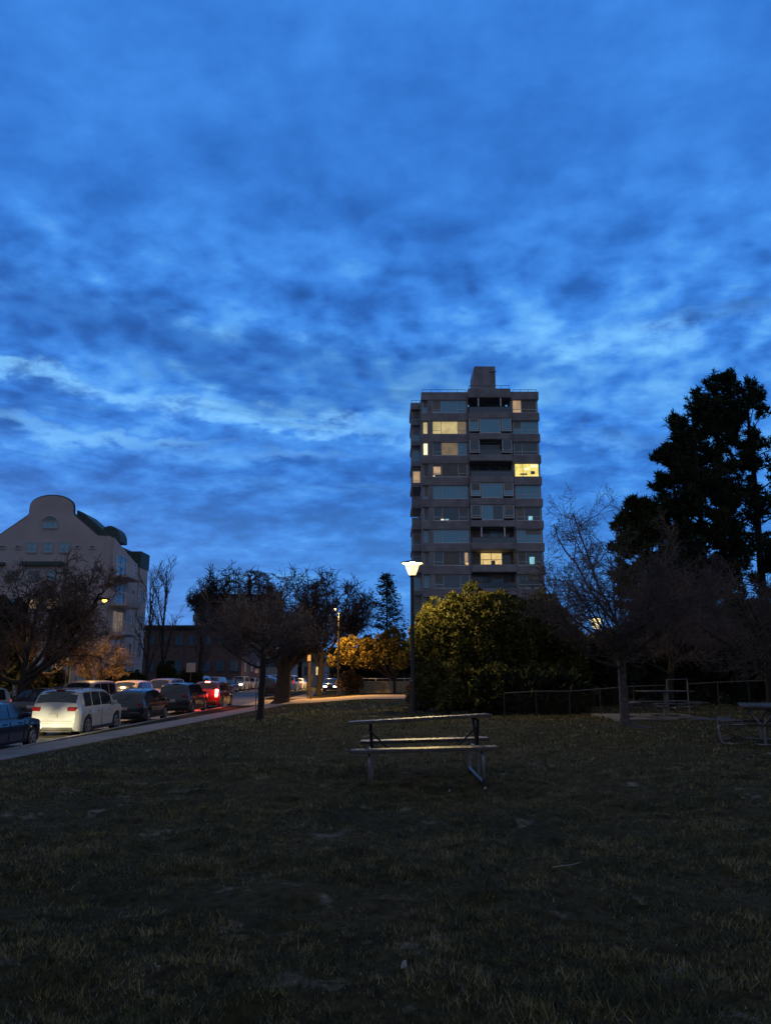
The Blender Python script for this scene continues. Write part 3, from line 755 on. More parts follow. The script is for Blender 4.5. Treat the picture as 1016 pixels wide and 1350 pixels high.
# 1 big gnarled street tree at the left
b_ = Vector((PX(33, 45), 45, -.80))
bare_tree('bare_tree', b_, 'wide bare tree with a forked trunk at the left, before the gabled building', 3,
   dict(trunk=(2.2, .42, (0, 0, 1), .05), env=[((.7, 0, 6.0), (5.2, 4.4, 5.0))], rmin=.017, flat=.9,
        levels=[(9, .45, 1.0, 20, 62, 5.5, 8.2, .13, .10, 10, 8, .52), (7, .2, 1, 25, 60, 2.0, 3.8, .2, .08, 7, 5, .55),
                (6, .15, 1, 25, 70, .9, 1.8, .22, .05, 6, 4, .6), (6, .1, 1, 25, 70, .4, 1.0, .25, .03, 5, 3, .6), (4, .1, 1, 25, 65, .2, .5, .25, .02, 4, 3, .7)]))
b_ = Vector((PX(126, 56), 56, -.80))
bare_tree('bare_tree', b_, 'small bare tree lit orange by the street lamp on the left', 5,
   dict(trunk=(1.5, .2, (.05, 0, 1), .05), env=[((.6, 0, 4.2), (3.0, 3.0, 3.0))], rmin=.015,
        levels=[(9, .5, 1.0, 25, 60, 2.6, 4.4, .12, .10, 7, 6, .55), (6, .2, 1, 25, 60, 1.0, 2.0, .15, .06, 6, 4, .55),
                (6, .15, 1, 25, 70, .6, 1.2, .2, .03, 5, 3, .6), (6, .1, 1, 25, 70, .3, .7, .2, .02, 4, 3, .6)]), tm=mat('twig_lamplit', (.22, .15, .09), .85, var=.35, vscale=1.5))  # paler twig colour carries some of the street lamp's light
# upright slim trees behind the street
for px, top, Y, sd, lb in ((193, 745, 76, 7, 'slim upright bare tree beside the gabled building, left of the pair'),
                       (216, 733, 79, 8, 'slim upright bare tree beside the gabled building, right of the pair'),
                       (262, 800, 88, 9, 'low bare tree before the dim brick block, left of the red-lit car')):
    b_ = Vector((PX(px, Y), Y, -.80)); h = PZ(top, Y) + .8
    bare_tree('slim_tree', b_, lb, sd,
       dict(trunk=(h*.86, .2, (.03, 0, 1), .03), taper=.22, env=[((0, 0, h*.55), (h*.26, h*.26, h*.48))], rmin=.026,
            levels=[(14, .18, .98, 22, 45, h*.22, h*.38, .07, .20, 7, 5, .5), (5, .2, 1, 20, 45, h*.09, h*.18, .08, .12, 5, 4, .55), (3, .15, 1, 20, 50, .5, 1.3, .1, .08, 4, 3, .7)]), group='slim upright trees')
# thin young tree in front
b_ = gp(343, 951)
bare_tree('bare_tree', b_ - Vector((0, 0, .05)), 'thin young bare tree with a flat twiggy crown before the big trunk', 12,
   dict(trunk=(2.9, .115, (.01, 0, 1), .025), taper=.6, env=[((-.1, 0, 3.6), (2.75, 2.6, 1.75))], rmin=.0065, flat=.55, flare=1.35,
        levels=[(16, .52, 1.0, 50, 85, 1.5, 2.7, .10, .03, 8, 6, .45), (8, .15, 1, 25, 60, .7, 1.5, .15, .03, 6, 4, .6),
                (7, .1, 1, 25, 65, .35, .9, .18, .02, 5, 3, .65), (6, .1, 1, 25, 65, .2, .5, .2, .01, 4, 3, .75)]), tm=TWIGP)
# the big trunk by the corner
b_ = gp(371, 928); Yb = b_.y
print('big tree at', b_)
sc = Yb/1030
bare_tree('bare_tree', b_ - Vector((0, 0, .1)), 'big old bare tree with a massive trunk at the street corner', 21,
   dict(trunk=(2.9, .62, (.03, 0, 1), .03), taper=.8, flare=1.6,
        env=[((-2.6, 0, 7.2), (4.6, 4.0, 3.0)), ((2.4, 0, 6.6), (3.4, 3.6, 2.8)), ((0, 0, 4.4), (2.0, 2.0, 2))], rmin=.024, flat=1.05,
        levels=[(13, .7, 1.0, 12, 62, 7.0, 10.0, .12, .10, 10, 8, .42), (8, .3, 1, 25, 70, 2.0, 3.8, .24, .05, 8, 6, .5),
                (6, .1, 1, 25, 75, .9, 1.8, .28, .03, 6, 4, .6), (5, .1, 1, 25, 75, .4, 1.0, .3, .02, 5, 3, .7), (3, .1, 1, 25, 70, .2, .5, .3, .02, 4, 3, .8)]), tm=TWIGD)
# second crown further back (right lobe)
b_ = Vector((PX(420, 74), 74, -.7))
bare_tree('bare_tree', b_, 'tall gnarled bare tree behind the big trunk, its crown ending left of the spruce', 24,
   dict(trunk=(4.5, .26, (.02, 0, 1), .05), taper=.7,
        env=[((-1.2, 0, 11.0), (2.6, 2.6, 3.3)), ((1.4, 0, 8.2), (4.4, 3.6, 3.8))], rmin=.03, flat=.9,
        levels=[(13, .5, 1.0, 15, 68, 6.0, 10.0, .13, .16, 10, 7, .45), (9, .2, 1, 25, 70, 2.0, 4.0, .25, .06, 8, 5, .5),
                (8, .1, 1, 25, 75, .9, 1.8, .3, .03, 6, 4, .6), (6, .1, 1, 25, 75, .4, 1.0, .3, .02, 4, 3, .65)]), tm=TWIGD)
b_ = Vector((-21.4, 109, -.8))
bare_tree('bare_tree', b_, 'dark gnarled bare tree far up the street, crown rising left of the big trunk', 27,
   dict(trunk=(6.5, .42, (.0, 0, 1), .05), taper=.7,
        env=[((.8, 0, 14.4), (5.9, 5.0, 4.6)), ((-1.5, 0, 11.8), (5.0, 4.6, 3.6))], rmin=.045, flat=.9,
        levels=[(13, .5, 1.0, 15, 68, 8.5, 14.0, .13, .14, 10, 7, .45), (9, .2, 1, 25, 70, 3.0, 6.0, .25, .06, 8, 5, .5),
                (8, .1, 1, 25, 75, 1.5, 3.0, .3, .03, 6, 4, .6), (6, .1, 1, 25, 75, .7, 1.6, .3, .02, 4, 3, .65)]), tm=TWIGD)
# bare tree in the park on the right
b_ = gp(824, 960); print('park tree', b_)
bare_tree('bare_tree', b_ - Vector((0, 0, .05)), 'bare park tree with a slim leaning trunk beside the picnic tables', 38,
   dict(trunk=(2.7, .125, (-.02, 0, 1), .012), taper=.75, flare=1.3,
        env=[((.2, 0.6, 3.5), (3.3, 3.2, 1.9)), ((-.1, .3, 5.2), (2.0, 2.0, 2.3))], rmin=.0062, flat=.75,
        levels=[(15, .55, 1.0, 18, 78, 2.8, 5.2, .12, .08, 9, 7, .42), (7, .15, 1, 25, 65, 1.0, 1.9, .2, .03, 7, 4, .55),
                (6, .1, 1, 25, 70, .45, 1.0, .24, .02, 5, 3, .6), (5, .1, 1, 25, 65, .25, .6, .24, .01, 4, 3, .7), (3, .1, 1, 25, 65, .12, .35, .22, .0, 3, 3, .7)]), tm=TWIGP, bm=BARKP)
for px, Y, h, rx, sd, lb in ((880, 31.0, 6.2, 4.2, 33, 'mauve twiggy bare tree above the far picnic table'),
                         (1010, 23.0, 4.6, 3.2, 34, 'mauve twiggy bare tree cut by the right edge'),
                         (722, 33.0, 5.6, 2.0, 36, 'bare tree beside the big bush, covering the foot of the tower')):
    b_ = Vector((PX(px, Y), Y, float(gz(PX(px, Y), Y)) - .05))
    bare_tree('bare_tree', b_, lb, sd,
       dict(trunk=(h*.42, .12, (.03, 0, 1), .04), taper=.7,
            env=[((0, 0, h*.62), (rx, rx, h*.42))], rmin=.0055, flat=.75,
            levels=[(11, .5, 1.0, 30, 75, h*.42, h*.7, .13, .07, 8, 6, .45), (8, .15, 1, 25, 65, 1.0, 1.9, .18, .03, 6, 4, .5),
                    (8, .1, 1, 25, 70, .45, 1.0, .2, .02, 5, 3, .6), (6, .1, 1, 25, 65, .25, .6, .2, .01, 4, 3, .7)]), tm=TWIGP)
b_ = Vector((-8.9, 17.0, -.7))
# ---------------------------------------------------------------- evergreens
def quads_from(R, c, size, nrm_bias=None, asp=2.2, up=0.0, tip=.35):
    n = len(c); d = R.normal(size=(n, 3))
    if nrm_bias is not None: d = nrm(d) + nrm_bias
    d = nrm(d + np.array([0, 0, up])); s = nrm(np.cross(d, R.normal(size=(n, 3))))
    L_ = size * (.7 + .6*R.random(n)); Wd = L_/asp
    L_ = L_[:, None]; Wd = Wd[:, None]
    return np.stack([c - s*Wd*.5, c + s*Wd*.5, c + d*L_ + s*Wd*.5*tip, c + d*L_ - s*Wd*.5*tip], 1).reshape(-1, 3)
NEED = mat('pine_needles', (.022, .036, .018), .8, var=.4, vscale=1.0, spec=.2)
SPRUCE = mat('spruce_needles', (.020, .034, .026), .8, var=.35, vscale=1.0, spec=.2)
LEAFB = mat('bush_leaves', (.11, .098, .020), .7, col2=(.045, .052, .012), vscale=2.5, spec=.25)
LEAFD = mat('dark_leaves', (.022, .032, .014), .8, var=.4, vscale=1.5, spec=.2)
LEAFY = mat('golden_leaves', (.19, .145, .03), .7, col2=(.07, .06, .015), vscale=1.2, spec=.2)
def pine(name, base, h, label, seed, crown0=.38, rmax=3.6, ntuft=2600, top_flat=.5, group='tall pines', nb=88, tsz=.25, lean=0, mt=NEED):
    R = np.random.default_rng(seed); t = thing(name, base, label, 'tree', group)
    pts = grow_lines(R, np.zeros((1, 3)), np.array([[lean, 0, 1.]]), np.array([h*.97]), 12, .015, .02)
    rad = h*.017*np.linspace(1, .2, 12)[None]; rad[:, 0] *= 1.3
    V, F = tubes(pts, rad, 10); arr_mesh('trunk', V, F, BARK, t, smooth=True)
    p, tg, rd, tt = sample(R, pts, rad, nb, crown0, 1.0)
    u = (tt - crown0)/(1-crown0); prof = np.where(u < .35, .62 + 1.08*u, 1 - ((u-.35)/.65)**1.8*(1-top_flat*.55))
    ln = rmax * prof * (.55 + .55*R.random(nb))
    az = R.random(nb)*2*PI; el = .05 + .5*u + R.normal(size=nb)*.12
    d = np.stack([np.cos(az)*np.cos(el), np.sin(az)*np.cos(el), np.sin(el)], -1)
    br = grow_lines(R, p, d, ln, 7, .10, .05); rr = np.clip(ln*.018, .02, .09)[:, None]*np.linspace(1, .4, 7)[None]
    br_m = [tubes(br, rr, 4)]
    p2, tg2, rd2, t2 = sample(R, br, rr, 7, .30, 1.0); d2 = side_dirs(R, tg2, 25, 65); d2[:, 2] = np.abs(d2[:, 2])*.6
    l2 = rmax*.30*(1.15 - t2*.7)*(.5+.8*R.random(len(p2)))
    b2 = grow_lines(R, p2, d2, l2, 4, .12, .10); r2 = np.full((len(b2), 4), .012); br_m.append(tubes(b2, r2, 3))
    V, F = join(br_m); arr_mesh('branches', V, F, BARK, t)
    # needle tufts at twig ends, gathered into clumps
    pe, te, _, _ = sample(R, b2, r2, 2, .5, 1.05); pe2, te2, _, _ = sample(R, br, rr, 3, .6, 1.02)
    pc = np.concatenate([pe, pe2]); tc_ = np.concatenate([te, te2])
    k = 16; c = np.repeat(pc, k, 0) + R.normal(size=(len(pc)*k, 3))*tsz*.30; bias = np.repeat(tc_, k, 0)*.5
    Vq = quads_from(R, c, tsz, bias, asp=3.2, up=.35)
    arr_mesh('crown', Vq, np.arange(len(Vq)).reshape(-1, 4), mt, t)
    return t
def spruce(name, base, h, r, label, seed, group, mt=SPRUCE, nb=150, k=26, sz=.30):
    R = np.random.default_rng(seed); t = thing(name, base, label, 'tree', group)
    b = MB(); b.tube([(0,0,0),(0,0,h*.5),(.0,0,h*.985)], [h*.016, h*.009, .015], 8); b.build('trunk', BARK, t, smooth=60)
    u = (np.arange(nb)+R.random(nb))/nb; z = h*(.08 + .91*u); ln = r*(1-u)**.85*(.72+.45*R.random(nb)) + .12
    az = R.random(nb)*2*PI; el = -.12 + .45*u + R.normal(size=nb)*.06
    d = np.stack([np.cos(az)*np.cos(el), np.sin(az)*np.cos(el), np.sin(el)], -1); p = np.stack([0*z, 0*z, z], -1)
    br = grow_lines(R, p, d, ln, 6, .04, .035); rr = (.012+ln*.01)[:, None]*np.linspace(1, .3, 6)[None]
    V, F = tubes(br, rr, 4); arr_mesh('branches', V, F, BARK, t)
    c, tg, _, tt = sample(R, br, rr, k, .15, 1.03); c = c + R.normal(size=c.shape)*np.array([.10, .10, .05])*(.6+.5*r)
    side = nrm(np.cross(tg, np.array([0, 0, 1.])))*np.sign(R.normal(size=len(c)))[:, None]
    Vq = quads_from(R, c, sz, tg*.9 + side*.9, asp=2.6, up=-.25)
    arr_mesh('crown', Vq, np.arange(len(Vq)).reshape(-1, 4), mt, t); return t
def shrub(name, base, lobes, label, seed, cat='bush', group=None, mt=LEAFB, n=20000, sz=.10, clump=.32, up=.5, stems=True, heart=True):
    """lobes: (centre, radii) ellipsoids broken into uneven clumps, leaves on the clumps"""
    R = np.random.default_rng(seed); t = thing(name, base, label, cat, group)
    vol = np.array([r[0]*r[2] for c, r in lobes]); cs = []; ns = []
    ncl = max(20, int(n/90))
    for (c, r), w in zip(lobes, vol/vol.sum()):
        m = max(4, int(ncl*w)); d = nrm(R.normal(size=(m, 3))); d[:, 2] = np.where(d[:, 2] < -.35, -d[:, 2], d[:, 2])
        q = .72 + .32*R.random(m)**.7
        cs.append(np.array(c) + d*np.array(r)*q[:, None]); ns.append(nrm(d/np.array(r)))
    cs = np.concatenate(cs); ns = np.concatenate(ns)
    keep = cs[:, 2] > .05; cs, ns = cs[keep], ns[keep]
    k = int(n/len(cs)); cr_ = clump*(.55+.8*R.random(len(cs)))
    dd = nrm(R.normal(size=(len(cs)*k, 3)) + np.repeat(ns, k, 0)*.7 + np.array([0, 0, .25]))
    pc = np.repeat(cs, k, 0) + dd*np.repeat(cr_, k)[:, None]*np.array([.85, .85, 1.25])*(.75+.3*R.random(len(dd)))[:, None]
    ok = pc[:, 2] > .02; pc, dd = pc[ok], dd[ok]
    Vq = quads_from(R, pc, sz, dd*1.0, asp=1.7, up=up)
    arr_mesh('crown', Vq, np.arange(len(Vq)).reshape(-1, 4), mt, t)
    if heart:
        # twiggy inner wood that closes the heart of the shrub
        m = len(lobes)*60; p0 = []; ln = []
        for c, r in lobes:
            p0.append(np.tile(np.array([c[0]*.8, c[1]*.8, .1]), (60, 1)) + R.normal(size=(60, 3))*np.array([r[0]*.15, r[1]*.15, 0])); 
            tgt = np.array(c) + nrm(R.normal(size=(60, 3)))*np.array(r)*.8; tgt[:, 2] = np.abs(tgt[:, 2]); ln.append(tgt)
        p0 = np.concatenate(p0); d = np.concatenate(ln) - p0; l_ = np.linalg.norm(d, axis=1)
        br = grow_lines(R, p0, d, l_, 6, .08, .0); V1 = tubes(br, (.03*np.linspace(1, .3, 6))[None].repeat(len(br), 0), 4)
        # dense inner leaves
        inner = []
        for c, r in lobes:
            mm = int(n*.10/len(lobes)); inner.append(np.array(c) + nrm(R.normal(size=(mm, 3)))*np.array(r)*(.45+.3*R.random((mm, 1))))
        inner = np.concatenate(inner); inner = inner[inner[:, 2] > .1]
        Vi = quads_from(R, inner, sz*3.2, None, asp=1.3)
        V_, F_ = join([V1, (Vi, np.arange(len(Vi)).reshape(-1, 4))]); arr_mesh("inner_branches", V_, F_, mt, t)
    return t
# pines on the right
for px, top, Y, sd, r, c0, ln_, lb in ((968, 500, 46, 41, 3.3, .30, .0, 'tallest dark pine, its top highest above the right side'),
                          (935, 530, 44, 42, 2.9, .28, 0, 'dark pine forming the left shoulder of the tall pine group'),
                          (1012, 512, 48, 43, 3.3, .28, .02, 'dark pine at the right edge of the tall pine group'),
                          (903, 588, 43, 44, 2.2, .30, 0, 'shorter dark pine on the left flank of the tall pine group'),
                          (856, 662, 40, 45, 1.9, .40, 0, 'low dark pine spreading at the left foot of the pine group')):
    b_ = Vector((PX(px, Y), Y, -.05)); pine('pine_tree', b_, PZ(top, Y) + .05, lb, sd, crown0=c0, rmax=r, lean=ln_)
b_ = Vector((PX(510, 84), 84, -.7)); spruce('spruce_tree', b_, PZ(757, 84)+.7, 3.9, 'dark pointed spruce standing alone left of the lamp post', 51, None)
# dark conifers further back by the corner
for px, top, Y, r, sd, lb in ((463, 812, 96, 3.0, 52, 'low dark conifer above the golden tree, left of the spruce'),
                          (484, 838, 92, 2.6, 53, 'dark conifer tucked between the golden tree and the spruce')):
    b_ = Vector((PX(px, Y), Y, -.7)); spruce('conifer_tree', b_, PZ(top, Y)+.7, r, lb, sd, 'dark conifers behind the golden tree', nb=110)
# big lit bush beside the park lamp
Yb = 30.5
def lob(px, ytop, wpx, Y, fat=1.0):
    x = PX(px, Y); zt = PZ(ytop, Y); r = wpx/2/FPX*Y
    return x, zt, r
x0 = PX(640, Yb); lobes = []
for px, yt, w, dy, zc in ((574, 800, 56, .3, .52), (604, 788, 62, -.2, .56), (632, 778, 72, .1, .58), (662, 788, 70, .5, .56), (688, 800, 60, 1.2, .55), (718, 790, 62, 1.8, .6), (740, 822, 56, 2.2, .55), (590, 870, 72, -.6, .45), (640, 880, 90, -.9, .45), (690, 880, 90, .2, .45), (730, 880, 60, 1.2, .45)):
    x, zt, r = lob(px, yt, w, Yb + dy)
    lobes.append(((x - x0, dy, zt*zc), (r*1.08, r*1.1, zt*(1-zc))))
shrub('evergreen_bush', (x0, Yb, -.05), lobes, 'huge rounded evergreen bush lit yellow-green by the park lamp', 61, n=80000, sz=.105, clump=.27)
# golden-lit tree over the low wall
Yg = 66.5+3.5
x0 = PX(492, Yg)
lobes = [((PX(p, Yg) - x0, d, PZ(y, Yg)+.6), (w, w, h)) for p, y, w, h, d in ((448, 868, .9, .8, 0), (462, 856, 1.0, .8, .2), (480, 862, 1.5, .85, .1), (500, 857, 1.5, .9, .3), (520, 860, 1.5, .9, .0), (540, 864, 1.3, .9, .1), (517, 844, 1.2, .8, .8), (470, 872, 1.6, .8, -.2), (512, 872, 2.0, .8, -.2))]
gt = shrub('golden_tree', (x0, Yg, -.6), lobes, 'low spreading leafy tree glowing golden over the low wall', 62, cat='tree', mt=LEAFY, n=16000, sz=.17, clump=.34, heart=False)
R_ = np.random.default_rng(5)
b = MB(); tips = [(l[0][0]*.95, l[0][1], l[0][2]) for l in lobes]
for tx in tips: b.tube([(PX(520, Yg)-x0, 0, 0), (PX(520, Yg)-x0, 0, 1.3), (tx[0]*.5+(PX(520, Yg)-x0)*.5, tx[1]*.6, tx[2]*.8), tx], [.13, .11, .07, .03], 6)
b.build('trunk', BARK, gt, smooth=60)
# shrubs and hedges
def hedge(px, py_top, wpx, Y, zb, label, seed, mt=LEAFD, n=2500, sz=.16, depth=1.2, name='shrub', group='dark shrubs and hedges', flat=1.0):
    x = PX(px, Y); zt = PZ(py_top, Y) - zb; r = wpx/2/FPX*Y; k = max(1, int(r*2/1.6))
    lb = [((-r + (i+.5)*2*r/k, 0, zt*.52), (r/k*1.25, depth, zt*.48*(.9+.1*math.sin(seed+i*2.1)))) for i in range(k)]
    return shrub(name, (x, Y, zb), lb, label, seed, cat='shrub', group=group, mt=mt, n=n, sz=sz, clump=.25)
hedge(150, 884, 30, 62, -.8, 'dark clipped shrub right of the orange-lit tree, left of the building door', 71)
hedge(168, 886, 40, 66, -.8, 'dark low hedge before the balcony door of the gabled building', 72)
hedge(219, 872, 20, 72, -.8, 'dark round bush at the foot of the slim trees', 73)
hedge(245, 884, 44, 74, -.8, 'dark low hedge behind the dark boxy SUV', 74)
hedge(60, 880, 60, 56, -.8, 'dark hedge behind the forked tree trunk', 75)
hedge(6, 790, 50, 50, -.8, 'dark evergreen shrub mass cut by the left edge', 76, n=7000, sz=.2, depth=2, mt=LEAFD)
hedge(462, 888, 22, 72.5, -.6, 'brown clipped shrub showing over the left end of the low wall', 77, mt=mat('brown_leaves', (.14, .09, .05), .8, var=.3, vscale=2))
hedge(556, 900, 26, 34, -.3, 'small leafy shrub at the left foot of the big bush', 78, mt=mat('reddish_leaves', (.07, .045, .03), .8, var=.3, vscale=2), n=4000, sz=.09)
hedge(505, 852, 110, 84, -.6, 'long dark hedge behind the low wall', 86, depth=2, n=9000, sz=.28)
# dark planting behind the park fence
for i, (px, top, w, Y, n_, lb) in enumerate(((770, 846, 90, 34, 9000, 'dark evergreen mass right of the big bush'),
      (885, 812, 92, 37, 11000, 'tall dark evergreen mass behind the far picnic table'),
      (935, 800, 130, 38, 12000, 'tall dark evergreen mass below the pines, centre right'),
      (1010, 795, 120, 37, 11000, 'tall dark evergreen mass below the pines at the right edge'),
      (900, 884, 330, 42, 9000, 'low dark evergreen belt closing the view behind the park fence'),
      (700, 905, 120, 29, 6000, 'low dark hedge behind the left stretch of park fence'))):
    x = PX(px, Y); zt = PZ(top, Y); r = w/2/FPX*Y; k = 3
    lb_ = [((-r*.66 + j*r*.66, (j%2)*.7, zt*(.5-.04*(j%2))), (r*.55, 1.5, zt*(.5-.05*((j+i)%2)))) for j in range(k)]
    if zt < 2.3: lb_ = [((-r + (j+.5)*2*r/6, 0, zt*.5), (r/6*1.3, .7, zt*.5)) for j in range(6)]
    shrub('evergreen_shrub', (x, Y, 0), lb_, lb, 80+i, cat='shrub', group='dark evergreens behind the park', mt=LEAFD, n=n_, sz=.22, clump=.4)
# ---------------------------------------------------------------- buildings
WALLT = mat('tower_concrete', (.27, .275, .32), .85, var=.2, vscale=.8, bump=.2, bscale=8)
WALLT2 = mat('tower_spandrel', (.26, .25, .285), .85, var=.2, vscale=.8, bump=.2, bscale=8)
FRAME = mat('window_frame_pale', (.66, .68, .72), .5)
SOFF = mat('balcony_inner', (.06, .05, .045), .9)
PANE = mat('window_pane_sky_teal', (.15, .44, .66), .12, spec=.9)  # sky reflection put into the base colour of the glass
PANED = mat('window_pane_dark', (.06, .13, .19), .10, spec=.9)
BLIND = mat('window_pane_blind', (.16, .15, .15), .3, var=.15, vscale=2)
RAIL = mat('rail_metal', (.10, .12, .15), .4)
RGLASS = mat('balcony_glass', (.07, .12, .17), .15, spec=.9)
BLIND2 = mat('roller_blind_pale', (.26, .25, .24), .7)
WR = random.Random(4)
def litmat(name, c, s, scale=1.2, stripes=True):
    if name in MATS: return MATS[name]
    m = mat(name, (.3, .25, .15), .5, emit=c, estr=s); t = m.node_tree; b = t.nodes['Principled BSDF']
    tc_ = t.nodes.new('ShaderNodeTexCoord')
    wv = t.nodes.new('ShaderNodeTexWave'); wv.inputs['Scale'].default_value = 2.6; wv.inputs['Distortion'].default_value = 2.0; wv.bands_direction = 'X'
    nz = t.nodes.new('ShaderNodeTexNoise'); nz.inputs['Scale'].default_value = scale; nz.inputs['Detail'].default_value = 3
    t.links.new(tc_.outputs['Object'], wv.inputs[0]); t.links.new(tc_.outputs['Object'], nz.inputs['Vector'])
    ad = t.nodes.new('ShaderNodeMath'); ad.operation = 'MULTIPLY_ADD'; t.links.new(wv.outputs['Fac'], ad.inputs[0]); ad.inputs[1].default_value = .22 if stripes else .05; t.links.new(nz.outputs['Fac'], ad.inputs[2])
    mr = t.nodes.new('ShaderNodeMapRange'); t.links.new(ad.outputs[0], mr.inputs[0]); mr.inputs[1].default_value = .3; mr.inputs[2].default_value = .9; mr.inputs[3].default_value = s*.55; mr.inputs[4].default_value = s*1.3
    t.links.new(mr.outputs[0], b.inputs['Emission Strength']); return m
LIT = {'pale': litmat('lit_curtain_pale', (1, .80, .36), .52), 'dim': litmat('lit_curtain_dim', (1, .72, .42), .14), 'bright': litmat('lit_room_bright', (1, .80, .20), 1.0, 2.5),
       'warm': litmat('lit_room_warm', (1, .70, .28), .8, 3.0), 'white': litmat('lit_window_white', (1, .93, .60), 1.3, 2), 'cyan': litmat('lit_screen_cyan', (.35, .85, 1), .7, 3, False), 'peach': litmat('lit_curtain_peach', (1, .66, .36), .42)}
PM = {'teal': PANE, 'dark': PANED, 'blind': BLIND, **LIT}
def window(par, x0, x1, z0, z1, y, cuts, segs, fm=FRAME, ft=.07, transom=.28, depth=.12, axis='x', name='window', sgn=1):
    """framed window whose outer face is at y; cuts are mullion fractions, segs the pane material of each light"""
    b = MB()
    def bx(a0, a1, y0, y1, c0, c1, mb=b):
        if axis == 'x': mb.box(a0, a1, y0, y1, c0, c1)
        else: mb.box(y0, y1, a0, a1, c0, c1)
    d = depth*sgn
    bx(x0, x1, y, y+d, z0, z0+ft); bx(x0, x1, y, y+d, z1-ft*.7, z1)
    bx(x0, x0+ft, y+.003*sgn, y+d, z0+ft, z1-ft*.7); bx(x1-ft, x1, y+.003*sgn, y+d, z0+ft, z1-ft*.7)
    xs_ = [x0+ft] + [x0+(x1-x0)*c for c in cuts] + [x1-ft]
    for c in xs_[1:-1]: bx(c-ft*.4, c+ft*.4, y+.003*sgn, y+d, z0+ft, z1-ft*.7)
    if transom:
        zt = z0 + (z1-z0)*transom
        for i in range(len(xs_)-1):
            if transom and (i != 1 or len(xs_) != 4): bx(xs_[i]+.03, xs_[i+1]-.03, y+.02*sgn, y+d*.8, zt-.03, zt+.03)
    w = b.build(name, fm, par)
    p = MB(); ms = []
    for i in range(len(xs_)-1):
        mm = PM[segs[i % len(segs)]]
        if mm not in ms: ms.append(mm)
        p.cur = ms.index(mm); bx(xs_[i], xs_[i+1], y+.06*sgn, y+.085*sgn, z0+ft*.5, z1-ft*.5, p)
    p.build('pane', ms, w)
    if WR.random() < .45 and axis == 'x' and z1 - z0 > 1.2 and par['category'] == 'apartment tower' and all(q in ('teal', 'dark') for q in segs):
        i = WR.randrange(len(xs_)-1); q = MB(); dz_ = (z1-z0)*WR.choice((.22, .35, .5, .8))
        q.box(xs_[i]+.03, xs_[i+1]-.03, y+.05*sgn, y+.058*sgn, z1-ft*.7-dz_, z1-ft*.7); q.build('blind', WR.choice((BLIND, BLIND2)), w)
    return w
# ---- the tower
TY = 95.0
def tx(px): return (px - CX)/FPX*TY/.9963
tw = thing('apartment_tower', (tx(637), TY, -.5), 'tall brown concrete apartment tower with a few yellow lit windows', 'apartment tower')
tw.location = (0, 0, 0)
zrow = [PZ(535.5 + 28.55*i + .10*i*i*.0, TY) for i in range(10)]
z0r = PZ(536, TY); z9 = PZ(797, TY); FH = (z0r - z9)/9
rows = [z0r - FH*i for i in range(13)]
WH = .86                                                           # half height of a window
xA, xB, xC, xD, xE = tx(557.5), tx(570), tx(621.5), tx(680), tx(717.5)
roof = rows[0] + 1.95; base = -1.2
mb = MB()
D = 13.0
mb.box(xA+.62, xC-.1, TY+.5, TY+D, base, roof-.9)                     # left mass behind its glass
mb.box(xC-.1, xD+.1, TY+2.3, TY+D-.01, base, roof-1.2)                # centre core, set back behind the balconies
mb.box(xD+.1, xE-.02, TY+.5, TY+D, base, roof-.9)
mb.box(xC-.22, xC+.02, TY+.12, TY+2.4, base, roof-.3); mb.box(xD-.02, xD+.22, TY+.12, TY+2.4, base, roof-.3)
mb.box(xE-.14, xE, TY+.1, TY+.6, base, roof-.5)
mb.box(xB-.35, xB+.18, TY+.02, TY+.7, base, roof-.3)
mb.box(xA, xA+.16, TY+.35, TY+D-.02, base, roof-.3)
mb.build('wall', WALLT, tw)
def band(nm, x0, x1, y, zc0, zc1, dp=1.0, m=WALLT2):
    b = MB(); b.box(x0, x1, y, y+dp, zc0, zc1, .05); return b.build(nm, m, tw)
# spandrels between floors, one per bay and floor
for i in range(-1, 12):
    zt = (rows[i+1] if i+1 < 13 else -1) + 0
    if i == -1: z_lo, z_hi = rows[0]+WH, roof
    else: z_lo, z_hi = (rows[i+1]+WH if i+1 < 13 else base), rows[i]-WH
    band('spandrel', xA, xC-.03, TY-.04, z_lo, z_hi)
    grow_ = .035*max(i, 0)
    band('spandrel', xD+.03, xE+.12, TY-.22, z_lo, z_hi, 1.2)
    dz = .32 if i == -1 else 0
    band('spandrel', xC+.0, xD-.0, TY-.50, z_lo+(.2 if i < 0 else .25), z_hi+dz, 3.0 if True else 1)
L_ = ['teal', 'pale', 'dim', 'blind', 'teal', 'dark', 'teal', 'dark', 'dark', 'dark', 'dark', 'dark']
LS = [['teal','teal','teal'], ['pale','pale','dim'], ['dark','dim','teal'], ['blind','blind','blind'], ['teal','teal','teal'], ['dark','dark','dark'], ['teal','teal','teal'], ['dark','blind','dark'], ['dark','dark','dark'], ['dark','teal','dark']]
CS_ = [['teal','teal'], ['pale','pale'], ['dark','dark'], ['dark','dark']]
